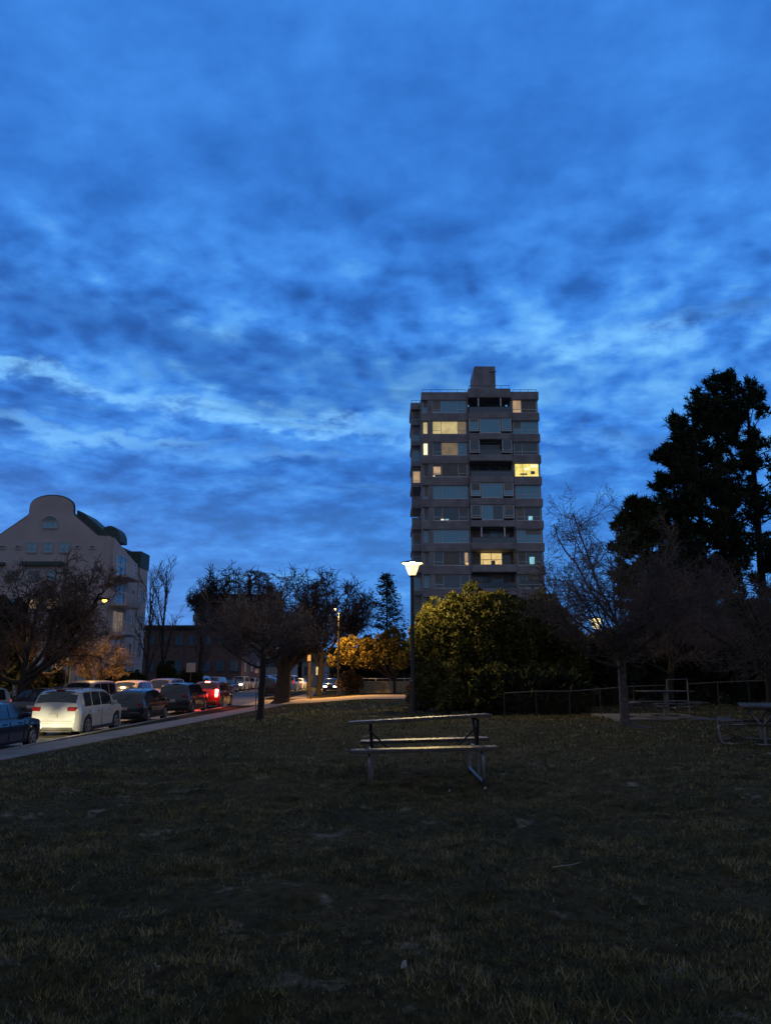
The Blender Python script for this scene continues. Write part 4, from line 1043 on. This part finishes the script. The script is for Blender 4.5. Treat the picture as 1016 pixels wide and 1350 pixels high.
for i in range(11):
    z = rows[i]; j = min(i, 9)
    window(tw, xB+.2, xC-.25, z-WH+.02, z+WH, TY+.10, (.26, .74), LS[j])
    rs = {0: ['peach', 'blind', 'blind'], 3: None}.get(i, ['teal','teal'] if i in (1, 4, 6) else ['dark','dark'])
    if i == 3:
        window(tw, xD+.25, xE-.16, z-WH+.02, z+WH, TY+.02, (.34,), ['bright','bright'], transom=0)
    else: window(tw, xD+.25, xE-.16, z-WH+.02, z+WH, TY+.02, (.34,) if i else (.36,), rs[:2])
    # narrow window on the left end of the front
    window(tw, xA+.17, xB-.38, z-WH+.1, z+WH-.05, TY+.30, (), [{1:'pale', 2:'white', 3:'blind'}.get(i, 'teal' if i % 2 == 0 else 'dark')], ft=.05, transom=0)
    # centre bay: glazed-in rooms or open balconies
    cxa, cxb = xC+.03, xD-.03; wd = cxb - cxa
    b = MB(); 
    if i in (1, 4, 5, 2):
        y = TY-.46
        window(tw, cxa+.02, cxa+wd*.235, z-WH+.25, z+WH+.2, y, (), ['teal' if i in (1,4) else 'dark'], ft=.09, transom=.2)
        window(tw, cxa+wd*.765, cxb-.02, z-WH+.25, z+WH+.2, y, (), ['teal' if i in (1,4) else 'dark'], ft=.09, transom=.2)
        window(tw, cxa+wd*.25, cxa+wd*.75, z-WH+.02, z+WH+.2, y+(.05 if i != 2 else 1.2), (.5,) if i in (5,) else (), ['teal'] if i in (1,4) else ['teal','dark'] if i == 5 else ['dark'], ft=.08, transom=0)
        b = MB(); b.box(cxa, cxa+.1, y+.13, TY+2.3, z-WH, z+WH+.24); b.box(cxb-.1, cxb, y+.13, TY+2.3, z-WH, z+WH+.24)
        if i == 2:
            b2 = MB(); b2.box(cxa+wd*.25, cxa+wd*.75, y-.02, y+.02, z-WH-.1, z-WH+.55); b2.build('balcony_railing', RGLASS, tw)
        b.build('side_wall', WALLT2, tw)
    else:
        lit = i == 7
        window(tw, cxa+.3, cxb-.3, z-WH+.0, z+WH+.15, TY+1.95, (.22, .5, .78), ['blind','warm','warm','dark'] if lit else ['dark','dark','teal','dark'] if i != 3 else ['blind','dark','dark','blind'], transom=0)
        f_ = MB(); f_.box(cxa+.05, cxb-.05, TY-.47, TY-.43, z-WH-.05, z-WH+(.1 if lit else .62))
        rl = f_.build('balcony_railing', RGLASS if i not in (7,) else WALLT2, tw)
        b = MB(); b.tube([(cxa+.05, TY-.45, z-WH+.68), (cxb-.05, TY-.45, z-WH+.68)], .035, 6)
        for q in np.linspace(.0, 1, 5): b.tube([(cxa+.08+(wd-.16)*q, TY-.45, z-WH), (cxa+.08+(wd-.16)*q, TY-.45, z-WH+.68)], .03, 5)
        b.build('handrail', RAIL, rl)
        if i in (0, 6):
            b = MB(); b.box(cxa+wd*.22, cxa+wd*.25, TY-.4, TY-.33, z-WH, z+WH+.25); b.box(cxa+wd*.75, cxa+wd*.78, TY-.4, TY-.33, z-WH, z+WH+.25); b.build('post', FRAME, tw)
# small bright things in windows; dark boxes added as silhouettes before lit panes
def glow(x, z, w, h, y, k, name='lit_or_dark_object'):
    b = MB(); b.box(x-w/2, x+w/2, y, y+.02, z-h/2, z+h/2); b.build(name, PM[k], tw)
def tp(px, py): return tx(px) if False else (px-CX)/FPX*TY/(CP-(CY-py)/FPX*SP), PZ(py, TY)
for px, py, w, h, k in ((583, 685, .35, .22, 'white'), (589, 685.3, .45, .28, 'cyan'), (571.5, 628, .3, .3, 'white'), (576, 620, .9, 1.0, 'peach'), (614.5, 736, .4, 1.4, 'peach'), (615.5, 743, .3, .3, 'warm'),
                     (699, 683, .5, .5, 'cyan'), (701, 739, .6, .9, 'cyan'), (650, 742, .5, .6, 'dark'), (640, 747, .9, .3, 'dark'), (658, 746, .4, .4, 'dark'), (702, 623, .5, .4, 'dark'), (690, 625, .9, .2, 'dark'), (695, 618, .6, .3, 'white'), (704, 614, .9, .25, 'white')):
    x, z = tp(px, py); glow(x, z, w, h, TY+.035 if px > 680 else TY+.135, k)
# the lower block set back on the left
LY = TY + 3.5
def lx(px): return (px - CX)/FPX*LY/.9963
xl0, xl1 = lx(543), xA + .3
b = MB()
lroof = PZ(531, LY)
for i in range(12):
    z = rows[i]; solid = i not in (4, 5)
    hi = lroof if i == 0 else rows[i-1]-.75
    b.box(xl0, xl1, LY, LY+6, z-1.3 if i else z-1.3, z-.75)                 # slab edge
    if solid: b.box(xl0+.12, xl1, LY+.6, LY+5.9, z-.75, min(z+FH-1.3, lroof)+.0)
    else:
        b.box(xl0+.02, xl0+.1, LY+.1, LY+.2, z-.75, z+FH-1.3); b.box(xl0+.04, xl1-.2, LY+.05, LY+.1, z-.75, z+.25)
b.box(xl0-.03, xl1, LY-.02, LY+6.02, lroof-.9, lroof)
b.build('side_block', WALLT, tw)
for i in range(0, 11):
    z = rows[i]
    if i in (4, 5): continue
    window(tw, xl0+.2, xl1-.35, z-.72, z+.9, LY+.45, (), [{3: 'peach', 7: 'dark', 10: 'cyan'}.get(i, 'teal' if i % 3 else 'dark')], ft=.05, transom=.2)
# roof: penthouse and railings
b = MB(); pz0 = roof; pz1 = PZ(483, TY+4)
b.prism([(PX(622, TY+4)*1.0+.75, pz0-.6), (PX(624, TY+4)+1.0, pz1), (PX(652, TY+4)+1.15, pz1), (PX(652, TY+4)+1.15, pz0-.6)], TY+4, TY+9); b.build('penthouse', WALLT2, tw)
b = MB(); b.tube([(PX(652, TY+4)+.35, TY+3.9, pz1-.8), (PX(652, TY+4)+1.3, TY+3.9, pz1-.8)], .06, 5); b.tube([(PX(646, TY+4)+.3, TY+3.9, roof-.4), (PX(646, TY+4)+.3, TY+3.9, roof+.9)], .03, 4); b.build('vent_pipe', RAIL, tw)
def roofrail(x0, x1, y, z, n, h=.42):
    b = MB(); b.tube([(x0, y, z+h), (x1, y, z+h)], .035, 5)
    for q in np.linspace(0, 1, n): b.tube([(x0+(x1-x0)*q, y, z-.05), (x0+(x1-x0)*q, y, z+h)], .03, 4)
    b.build('roof_railing', FRAME if False else RAIL, tw)
roofrail(xA+.15, xC-.2, TY+.3, roof, 6); roofrail(xC+.1, xD-.1, TY-.3, roof+.34, 6); roofrail(xD+.4, xE-.05, TY+.3, roof, 4); roofrail(xl0+.1, xl1-.3, LY+.2, lroof, 3)
# ---- gabled building on the left
GY = 75.0
STUC = mat('stucco_mauve', (.43, .41, .46), .9, var=.08, vscale=.6, bump=.2, bscale=12)
STUC2 = mat('stucco_pale', (.46, .44, .47), .9, var=.08, vscale=.6)
SLATE = mat('green_slate', (.045, .085, .085), .7, var=.3, vscale=4)
gb = thing('gabled_building', (0, 0, 0), 'mauve stucco apartment building with a rounded gable at the left edge', 'building')
def gq(px, py, Y=GY): p = P(px, py, Y); return (p.x, p.z)
arc = [(40 + 28.5*(1-math.cos(a)), 668 - 14.5*math.sin(a)) for a in np.linspace(0, PI, 15)]
prof = [gq(-60, 900)[0:1] + (-.95,)] + [gq(-60, 742), gq(0, 705.5), gq(39, 678.5)] + [gq(*q) for q in arc] + [gq(97, 677), gq(100, 681), gq(129, 706), gq(145.5, 707)] + [(gq(145.5, 760)[0], -.95)]
b = MB(); b.prism(prof[::-1], GY, GY+.5); b.build('gable_wall', STUC, gb)
b = MB()                                                             # dark coping line along the gable
for a_, c_ in zip(prof[1:-2], prof[2:-1]):
    p0, p1 = Vector((a_[0], GY+.2, a_[1]+.03)), Vector((c_[0], GY+.2, c_[1]+.03)); b.tube([p0, p1], .13, 5)
b.build('coping', mat('coping_dark', (.05, .06, .07), .7), gb)
XR = gq(145.5, 760)[0]; XL = prof[0][0]; zE = gq(145, 707)[1]
b = MB(); b.box(XL, XR-.01, GY+.5, GY+11.4, -.95, zE-2.2)
yz = [(GY+.5, zE-2.19), (GY+11.4, zE-2.19), (GY+9, zE-2.0), (GY+.5, zE-.05)]
b.add([(x_, y_, z_) for x_ in (XR-6, XR-.012) for y_, z_ in yz], [(0,1,2,3), (7,6,5,4), (0,4,5,1), (1,5,6,2), (2,6,7,3), (3,7,4,0)])
b.build('wall', STUC2, gb)
zP = gq(68, 680)[1]; xm = gq(68, 680)[0]
b = MB(); b.prism([(XL, zE-1), (xm, zP), (XR-1.3, zE+.0), (XR-1.3, zE-1)], GY+.5, GY+12)
b.prism([(gq(93, 700)[0], zE), (gq(96, 669)[0], gq(96, 669)[1]), (gq(103, 672)[0], gq(103, 672)[1]), (gq(124, 690)[0], gq(124, 690)[1]), (gq(143, 706)[0], zE)], GY+1.2, GY+5.0)
b.build('roof', SLATE, gb)
# drum dormer on the right slope
b = MB(); cxd, czd = XR-1.15, zE
pr = [(cxd-2.2, zE-.3)] + [(cxd - 1.5*math.cos(a) -.0, zE + .1 + 1.35*math.sin(a)) for a in np.linspace(.1, PI, 9)] 
b.prism([(cxd-1.1, zE-.2)] + [(cxd - 1.1*math.cos(a), zE + .1 + 1.35*math.sin(a)) for a in np.linspace(0, PI, 12)] + [(cxd+1.1, zE-.2)], GY+2.2, GY+4.4); b.build('dormer', SLATE, gb)
# arched window and the row of windows on the gable wall
def gwin(px0, px1, py0, py1, segs=('teal',), cuts=(), tr=.4, fm=None):
    x0, z1 = gq(px0, py0); x1, z0 = gq(px1, py1); return window(gb, x0, x1, z0, z1, GY-.12, cuts, segs, fm=fm or mat('sash_grey', (.42, .44, .48), .6), transom=tr)
aw = gwin(57, 76, 687, 697, ('teal','teal','teal'), (.33, .67), 0)
b = MB(); c0 = gq(66.5, 688); rr = gq(76, 688)[0]-c0[0]
b.prism([(c0[0]+rr*math.cos(a), c0[1]+rr*.75*math.sin(a)) for a in np.linspace(0, PI, 11)], GY-.08, GY-.03); b.build('pane', PANED, aw)
b = MB(); b.tube([(c0[0]+(rr+.05)*math.cos(a), GY-.07, c0[1]+(rr*.75+.05)*math.sin(a)) for a in np.linspace(0, PI, 11)], .07, 5); b.build('arch_trim', STUC, aw)
for a_, c_ in ((36, 49), (58, 70), (79, 92)): gwin(a_, c_, 715, 729, ('teal',), (.5,), .4)
for a_, c_ in ((0, 8), (21, 28), (99, 106), (119, 126)): gwin(a_, c_, 719, 724, ('dark',), (), 0)
for r_, (y0, y1) in enumerate(((752, 766), (789, 803), (826, 840), (868, 887))):
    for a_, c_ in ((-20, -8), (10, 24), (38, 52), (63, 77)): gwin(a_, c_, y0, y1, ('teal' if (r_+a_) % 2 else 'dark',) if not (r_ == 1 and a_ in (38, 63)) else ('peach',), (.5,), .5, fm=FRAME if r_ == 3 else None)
b = MB(); x0, z0 = gq(30, 746); x1, z1 = gq(85, 741); b.box(x0, x1, GY-.5, GY, z0, z1); b.build('canopy_band', SLATE, gb)
b = MB(); x0, z0 = gq(-40, 746); x1, z1 = gq(8, 742); b.box(x0, x1, GY-.5, GY, z0, z1); b.build('canopy_band', SLATE, gb)
# side along the street: balconies, bay, doors
FL = 2.78; gz_ = -.8
for k in range(5):
    zf = gz_ + .35 + FL*k
    window(gb, GY+1.3, GY+4.2, zf+.1 if k else zf+.1, zf+2.15, XR+.12, (.5,), ('dark',) if k != 2 else ('dim',), axis='y', transom=0, sgn=-1)
    if k:
        b = MB(); b.box(XR+.0, XR+1.5, GY+.6, GY+5.4, zf-.25, zf-.02, .05); 
        if k == 3: b.box(XR+1.4, XR+1.5, GY+.6, GY+5.4, zf-.02, zf+.55)
        sl = b.build('balcony', STUC2, gb)
        b = MB(); b.tube([(XR, GY+.65, zf+1.0), (XR+1.44, GY+.65, zf+1.0), (XR+1.44, GY+5.35, zf+1.0), (XR, GY+5.35, zf+1.0)], .035, 5)
        for q in np.arange(.65, 5.4, .3): b.tube([(XR+1.44, GY+q, zf-.02), (XR+1.44, GY+q, zf+1.0)], .014, 4)
        for q in np.arange(.15, 1.4, .3): b.tube([(XR+q, GY+.65, zf-.02), (XR+q, GY+.65, zf+1.0)], .014, 4)
        b.build('railing', FRAME, sl)
    else:
        b = MB(); b.box(XR, XR+1.6, GY+.5, GY+5.5, zf-.8, zf-.02)
        for q in np.arange(.55, 5.5, .3): b.box(XR+1.5, XR+1.55, GY+q, GY+q+.05, zf-.02, zf+.8)
        b.box(XR+1.48, XR+1.57, GY+.5, GY+5.5, zf+.8, zf+.88); b.build('terrace', STUC2, gb)
    for y0 in (6.6,): window(gb, GY+y0, GY+y0+.9, zf+.6, zf+2.0, XR+.12, (), ('dark',), axis='y', transom=.5, sgn=-1, ft=.09)
b = MB(); b.box(XR-.02, XR+.12, GY+8.5, GY+11.45, -.9, zE-1.9); b.build('bay', STUC2, gb)
b = MB(); b.box(XR-2.5, XR+.2, GY+8.4, GY+11.5, zE-1.9, zE-.2); b.build('bay_roof', SLATE, gb)
for k in range(4):
    zf = gz_ + .35 + FL*k
    window(gb, GY+9.2, GY+10.6, zf+.5, zf+2.2, XR+.19, (.5,), ('dark',), axis='y', transom=0, sgn=-1)
# ---- low dim brick block up the far side
def block(name, x0, x1, y0, y1, z0, z1, wm, label, cat='building', rows_=2, cols=6, roofm=SLATE, lit={}, group='buildings up the street', fh=2.9, win=(1.1, 1.4), side=True):
    t = thing(name, (0, 0, 0), label, cat, group)
    b = MB(); b.box(x0, x1, y0, y1, z0, z1); b.build('wall', wm, t)
    b = MB(); b.box(x0-.4, x1+.4, y0-.4, y1+.4, z1+.002, z1+.45); b.build('roof', roofm, t)
    for r_ in range(rows_):
        zc = z1 - 1.5 - r_*fh
        for c in range(cols):
            xc = x0 + (x1-x0)*(c+.5)/cols
            window(t, xc-win[0]/2, xc+win[0]/2, zc-win[1]/2, zc+win[1]/2, y0-.12, (.5,), (lit.get((r_, c), 'dark'),), transom=0, fm=mat('frame_dull', (.12, .11, .11), .6))
        if side:
            for c in range(4):
                yc = y0 + (y1-y0)*(c+.5)/4; window(t, yc-.5, yc+.5, zc-win[1]/2, zc+win[1]/2, x1+.12, (.5,), ('dark',), axis='y', transom=0, sgn=-1)
    return t
BRK = mat('dim_brick', (.13, .085, .085), .9, var=.2, vscale=2)
block('brick_block', PX(188, 104), PX(318, 104), 104, 125, -.9, PZ(829, 104), BRK, 'low dim reddish block behind the slim trees', rows_=2, cols=7, fh=3.3, roofm=mat('flat_roof_dark', (.03, .028, .03), .9))
block('apartment_block', PX(258, 165), PX(345, 165), 165, 185, -.9, PZ(786, 165), mat('far_wall_grey', (.30, .30, .33), .9), 'distant grey apartment block with stepped left side above the street trees', rows_=6, cols=7, win=(1.6, 1.6), side=False)
b = MB(); 
block('apartment_wing', PX(256, 163), PX(272, 163), 161, 164.9, -.9, PZ(805, 161), mat('far_wall_grey', (.30, .30, .33), .9), 'lower wing on the left end of the distant grey block', rows_=5, cols=2, win=(1.8, 1.5), side=False)
hs = block('white_house', PX(398, 128), PX(428, 128), 128, 138, -.9, PZ(872, 128), mat('house_white', (.38, .38, .42), .9), 'pale house seen between the big trunk and the golden tree', rows_=1, cols=2, lit={(0, 1): 'warm'})
b = MB(); xa, xb, zt_ = PX(396, 128), PX(430, 128), PZ(872, 128)+.46; b.prism([(xa, zt_), ((xa+xb)/2, zt_+2.2), (xb, zt_)], 127.6, 138.4); b.build('gable_roof', SLATE, hs)
block('pale_house', PX(346, 140), PX(384, 140), 140, 150, -.9, PZ(862, 140), mat('house_cream', (.34, .32, .32), .9), 'pale house partly hidden by the big old trunk', rows_=2, cols=4, lit={(1, 1): 'peach', (1, 3): 'warm'})
# ---------------------------------------------------------------- low wall by the corner
WY = 74.0
wz = float(gz0(0, WY)) - .02
lw = thing('low_wall', (PX(452, WY), WY, wz), 'low pale concrete wall with a thin white rail, lit by the street lamps', 'wall')
STW = mat('garden_wall_concrete', (.34, .29, .22), .85, var=.15, vscale=2, bump=.3, bscale=15)
h1 = PZ(898, WY) - wz; x1_ = PX(556, WY) - PX(452, WY)
b = MB(); b.box(0, x1_, 0, .3, -.3, h1, .02); b.build('wall', STW, lw)
b = MB(); b.box(-.32, .08, -.06, .36, -.3, PZ(893.5, WY) - wz, .02); b.build('pillar', STW, lw)
b = MB(); ztp = PZ(894.6, WY) - wz
b.tube([(.1, .15, ztp), (x1_, .15, ztp)], .035, 6)
for q in (.45, 1.75, 3.05, 4.4, 5.7, 7.0): b.tube([(q, .15, h1-.02), (q, .15, ztp)], .03, 6)
b.build('rail', FRAME, lw)
# ---------------------------------------------------------------- signs, posts
def sign(name, px, py, w, h, Y, zb, m, label, col2=None, round_=False, pole=POLEG, pr_=.03, facing=0):
    p = P(px, py, Y); t = thing(name, (p.x, Y, zb), label, 'sign', 'street signs', facing); H_ = p.z - zb
    b = MB(); b.tube([(0, .03, 0), (0, .03, H_ + h/2)], pr_, 8); b.build('post', pole, t)
    b = MB()
    if round_: b.lathe([(w/2, -.012), (w/2, .0)], (0, 0, H_), 20, 'y')
    else: b.box(-w/2, w/2, -.012, 0, H_-h/2, H_+h/2)
    pn = b.build('sign_panel', m, t)
    if round_:
        b = MB(); b.lathe([(w*.33, -.018), (w*.33, -.0125)], (0, 0, H_), 20, 'y'); b.obox((0, -.021, H_), (w*.35*.7, 0, w*.35*.7), (0, .002, 0), (.03, 0, -.03)); b.build('sign_face', mat('sign_white', (.6, .6, .6), .5), pn)
    return t
sign('no_parking_sign', 338.5, 885, .34, .34, 46, -.8, mat('sign_red', (.5, .04, .03), .5), 'small round red and white sign left of the thin tree trunk', round_=True)
sign('street_name_sign', 88, 873, .75, .32, 49, -.8, mat('sign_yellow', (.65, .42, .08), .5), 'small yellow sign plate beside the lamp post on the left')
sign('narrow_sign', 102, 880, .30, 1.0, 47.5, -.8, mat('sign_back', (.30, .24, .16), .6), 'narrow upright sign seen edge-on right of the yellow sign', facing=1.1)
sign('paper_sign', 252, 880, .8, .8, 70, -.8, mat('sign_pale', (.40, .37, .36), .6), 'pale square sign standing above the dark boxy SUV')
sign('corner_sign', 410, 893, .30, .42, 64, -.8, mat('sign_back', (.30, .24, .16), .6), 'thin sign post standing at the corner right of the big trunk', pole=mat('post_wood', (.20, .16, .11), .8))
up = thing('utility_pole', (PX(407.5, 72), 72, -.85), 'round wooden utility pole behind the black SUV, right of the big trunk', 'pole')
b = MB(); b.tube([(0,0,0), (0,0,7.5)], [.16, .12], 10); b.build('pole_shaft', mat('pole_wood', (.06, .05, .04), .9, var=.2, vscale=5), up, smooth=60)
b = MB(); b.box(-.14, .14, -.28, -.14, 3.2, 3.75, .02); b.build('meter_box', mat('meter_pale', (.5, .42, .3), .6), up)
wp = thing('wooden_post', (PX(541.3, 27.5), 27.5, -.1), 'short brown post standing just before the park lamp', 'post')
b = MB(); b.box(-.045, .045, -.045, .045, 0, 1.22, .01); b.build('post_shaft', mat('post_brown', (.10, .055, .04), .8, var=.2, vscale=6), wp)
b = MB(); b.box(-.055, .055, -.055, .055, 1.221, 1.26, .01); b.build('post_cap', POLEG, wp)
# striped marker by the red car
mk = thing('marker_barrel', (PX(303.5, 60), 60, -.92), 'orange and white striped traffic barrel just right of the red SUV', 'traffic barrel')
OR = mat('barrel_orange', (.6, .16, .02), .5); WH_ = mat('barrel_band', (.75, .7, .6), .3)
b = MB(); b.lathe([(.30, 0), (.30, .08), (.25, .1), (.24, .4), (.22, .7), (.19, 1.0), (.14, 1.03)], (0,0,0), 18); b.build('drum', OR, mk, smooth=40)
b = MB()
for z_ in (.25, .55, .82): b.lathe([(.245 - z_*.03, z_), (.245 - z_*.045, z_+.13)], (0,0,0), 18)
b.build('reflective_band', WH_, mk)
# ---------------------------------------------------------------- picnic tables
WOOD = mat('weathered_planks', (.080, .068, .064), .38, var=.3, vscale=5, bump=.4, bscale=30)
TUBE = mat('galvanised_tube', (.22, .215, .23), .38, metal=.6, var=.15, vscale=10)
TUBD = mat('dark_tube', (.03, .03, .032), .5)
FTUBE = mat('fence_rail_paint', (.075, .065, .06), .6, var=.2, vscale=4)
def picnic_table(loc, rz, label, L=2.0, top_roll=0.0, roll=0.0, tz=.775, pitch=0.0, tdx=0.0, dep=.19, group='picnic tables'):
    t = thing('picnic_table', loc, label, 'picnic table', group, rz); t.rotation_euler = (0, -roll, rz)
    # long planks run along local x
    def plank(nm, x0, x1, y0, y1, z, th=.042, roll=0.0):
        b = MB(); b.box(x0, x1, y0, y1, z-th, z, .006); o = b.build(nm, WOOD, t)
        if roll: o.rotation_euler = (-pitch, -roll, 0)
        return o
    for k in range(4): plank('top_plank', tdx-L/2, tdx+L/2, -2*dep+.005+k*dep, -2*dep+(k+1)*dep-.005, tz, roll=top_roll)
    for s in (-1, 1):
        plank('seat', -L/2 - (.02 if s < 0 else -.09), L/2 - (.07 if s < 0 else -.0), s*.68-.135, s*.68+.135, .475)
    for x in ((-.765, .71) if top_roll else (-.72, .72)):
        b = MB(); pts = [(x, -.62, .40)]                          # loop: near seat, down, along the ground, up to the far seat
        R_ = .10
        def corner(cy, cz, a0, a1): return [(x, cy + R_*math.cos(a), cz + R_*math.sin(a)) for a in np.linspace(a0, a1, 6)]
        pts = [(x, -.30, .395)] + corner(-.71, .295, PI/2, PI) + corner(-.70, .125, PI, 1.5*PI) + corner(.70, .125, 1.5*PI, 2*PI) + corner(.71, .295, 0, PI/2) + [(x, .30, .395)]
        b.tube([(p[0], p[1], p[2]) for p in pts], .022, 10); lf = b.build('leg_frame', TUBE, t, smooth=60)
        b = MB(); b.tube([(x, -.62, .395), (x, .62, .395)], .022, 8); b.build('cross_bar', TUBD, lf, smooth=60)
        b = MB(); b.tube([(x+.03, -.02, .03), (x+.03, -.02, .40)], .022, 8); b.build('centre_post', TUBE, lf, smooth=60)
        zt = tz - .062 + x*math.tan(top_roll)
        b = MB(); s_ = 1 if x < 0 else -1
        b.tube([(x+.03, 0, .39), (x+.02, -.25, zt-.02), (x+.02, -.33, zt), (x+.02, .33, zt), (x+.02, .25, zt-.02), (x+.035, .02, .39)], .02, 8); b.build('top_brace', TUBD if top_roll else TUBE, lf, smooth=60)
        b = MB(); b.tube([(x, -.30, .745-.05), (x+s_*.25, 0, .42)], .012, 6); b.build('tie_rod', TUBD, lf)
    return t
c_ = gp(562, 1024)
print('table', c_)
T1 = picnic_table(Vector((.555, 11.38, .0)), math.radians(.8), 'lone picnic table in the middle of the lawn with a slightly tilted top', L=1.98, top_roll=math.radians(1.7), roll=math.radians(1.5), tz=.825, pitch=math.radians(2.2), tdx=-.045, dep=.165)
T2 = picnic_table(Vector((7.7, 16.6, .02)), math.radians(68), 'picnic table at the right edge of the lawn, its bent tube frame facing us', L=1.75)
# far table on a concrete pad
pad = gp(877, 945); print('pad', pad)
PYc = 25.5
b = MB(); b.box(PX(812, 24.3), PX(942, 24.3), 24.3, 27.6, -.06, .045, .01); tag(b.build('concrete_pad', mat('pad_concrete', (.13, .12, .12), .85, var=.2, vscale=2)), kind='structure')
pt = thing('pedestal_table', (PX(873, PYc), PYc, .045), 'far picnic table with four seats standing on the concrete pad', 'picnic table', 'picnic tables', .12)
b = MB(); zt = PZ(910.5, PYc) - .045; b.box(-.78, .78, -.45, .45, zt-.04, zt, .008); b.build('table_top', WOOD, pt)
b = MB(); b.box(-.045, .045, -.045, .045, 0, zt-.04, .01); b.build('pedestal', TUBE, pt)
zs = .46
for ang, cx_, cy_, lx_, ly_ in ((0, 1.12, 0, .16, .40), (1, -1.12, 0, .16, .40), (2, 0, -.85, .72, .14), (3, 0, .85, .72, .14)):
    b = MB(); b.box(cx_-lx_, cx_+lx_, cy_-ly_, cy_+ly_, zs-.04, zs, .008); st = b.build('seat', WOOD, pt)
    b = MB(); b.tube([(0, 0, .3), (cx_*.9, cy_*.9, .3), (cx_, cy_, .33), (cx_, cy_, zs-.04)], .025, 6); b.build('seat_arm', TUBE, st)
# metal rail frame behind it
rf = thing('rail_frame', (0, 0, 0), 'upright metal rail frame standing in the gap of the park fence', 'rail frame')
rf.location = (PX(877, 27.9), 27.9, 0)
b = MB(); zr = PZ(896, 27.9); wdt = PX(904, 27.9) - PX(877, 27.9)
b.tube([(0, 0, -.1), (0, 0, zr), (wdt, 0, zr+.02), (wdt, 0, -.1)], .024, 8); b.tube([(0, 0, .45), (wdt, 0, .45)], .018, 8); b.build('frame', TUBE, rf)
# ---------------------------------------------------------------- park fence
def fence(pts, label):
    """pts: (px, py_top, Y)"""
    t = thing('park_fence', (0, 0, 0), label, 'fence', 'park fence stretches')
    W_ = [P(*p) for p in pts]
    fr = W_[0].copy(); fr.z = 0; t.location = fr
    L = [w - fr for w in W_]
    b = MB(); b.tube(L, .020, 8); b.build('top_rail', FTUBE, t, smooth=60)
    for p in L:
        b = MB(); b.tube([(p.x, p.y, -.1), (p.x, p.y, p.z - .0)], .022, 8); b.build('post', TUBD, t)
    segs = []
    for a_, c_ in zip(L[:-1], L[1:]):
        n = max(2, int((c_ - a_).length/.11)); 
        for k in range(-6, n+1):
            for dr in (1, -1):
                f0 = k/n; f1 = f0 + .62/(c_-a_).length
                if dr < 0: f0, f1 = f1, f0
                z0, z1 = 0.0, 1.0
                g0, g1 = min(max(f0, 0), 1), min(max(f1, 0), 1)
                if abs(g1-g0) < 1e-3: continue
                za = (g0-f0)/(f1-f0); zb = (g1-f0)/(f1-f0)
                p0, p1 = a_.lerp(c_, g0), a_.lerp(c_, g1)
                segs.append([(p0.x, p0.y, p0.z*za), (p1.x, p1.y, p1.z*zb)])
    q = np.array(segs); V, F = tubes(q, np.full((len(q), 2), .0028), 3); arr_mesh('chain_link', V, F, mat('chain_link_wire', (.015, .015, .015), .7), t)
    return t
fence([(664, 914, 27.2), (706, 911.5, 27.0), (750, 911.5, 26.9), (790, 908.5, 27.1), (834, 905, 27.7), (876, 903.5, 28.1)], 'left stretch of low chain-link park fence, from the big bush to the rail frame')
fence([(905, 902, 28.2), (945, 899.5, 28), (985, 898, 27.9), (1030, 896.5, 27.8), (1075, 896, 27.7)], 'right stretch of chain-link park fence, from the rail frame to the right edge')
# ring of bare soil round the park tree, twigs and scraps on the lawn
b = MB()
q_ = gp(824, 960); nn = 26; Rr = np.random.default_rng(2)
ringv = [(0, 0, .075)] + [((.78+.12*Rr.random())*math.cos(a), (.62+.1*Rr.random())*math.sin(a), -.02) for a in np.linspace(0, 2*PI, nn, endpoint=False)]
b.add(ringv, [(0, 1+i, 1+(i+1) % nn) for i in range(nn)]); tag(b.build('soil_mound', mat('dark_soil', (.025, .02, .016), .95, var=.3, vscale=6), loc=(q_.x, q_.y, q_.z)), kind='structure')
lm = mat('pale_scrap', (.30, .30, .32), .8)
for i, (px, py, lb) in enumerate(((532, 1290, 'pale dry leaf lying on the grass near the bottom centre'), (639, 1040, 'pale scrap lying right of the picnic table foot'), (592, 1046, 'tiny pale scrap lying under the picnic table'))):
    g = gp(px, py); b = MB(); s_ = (.016, .020, .012)[i]
    b.add([(-s_, -s_*.6, 0), (s_, -s_*.8, .01), (s_*.8, s_*.7, .03), (-s_*.5, s_, .02), (0, 0, .035)], [(0, 1, 4), (1, 2, 4), (2, 3, 4), (3, 0, 4)])
    tag(b.build('dry_leaf' if i == 0 else 'paper_scrap', lm, loc=(g.x, g.y, g.z + .03)), lb, 'leaf' if i == 0 else 'scrap', 'litter on the lawn')
g = gp(745, 1150); b = MB(); b.tube([(-.10, 0, .03), (-.03, -.015, .045), (.05, .0, .05), (.12, .03, .06)], [.004, .004, .003, .002], 5)
tag(b.build('fallen_twig', mat('twig_pale', (.3, .28, .26), .8), loc=g), 'thin pale curved twig fallen on the grass, right of centre', 'twig')
# far belt of trees that closes the end of the street
R9 = np.random.default_rng(77); n_ = 26000
X = R9.uniform(-150, 170, n_); Yt = R9.uniform(225, 245, n_); top_ = 5.5 + 3.5*vnoise(X, Yt*0, 3, .05) + 2.5*vnoise(X, Yt*0, 4, .2)
Zt = -1 + top_*R9.random(n_)**.8
Vq = quads_from(R9, np.stack([X, Yt, Zt], -1), 1.6, None, asp=1.3); tag(arr_mesh('distant_wood', Vq, np.arange(len(Vq)).reshape(-1, 4), LEAFD), kind='stuff')
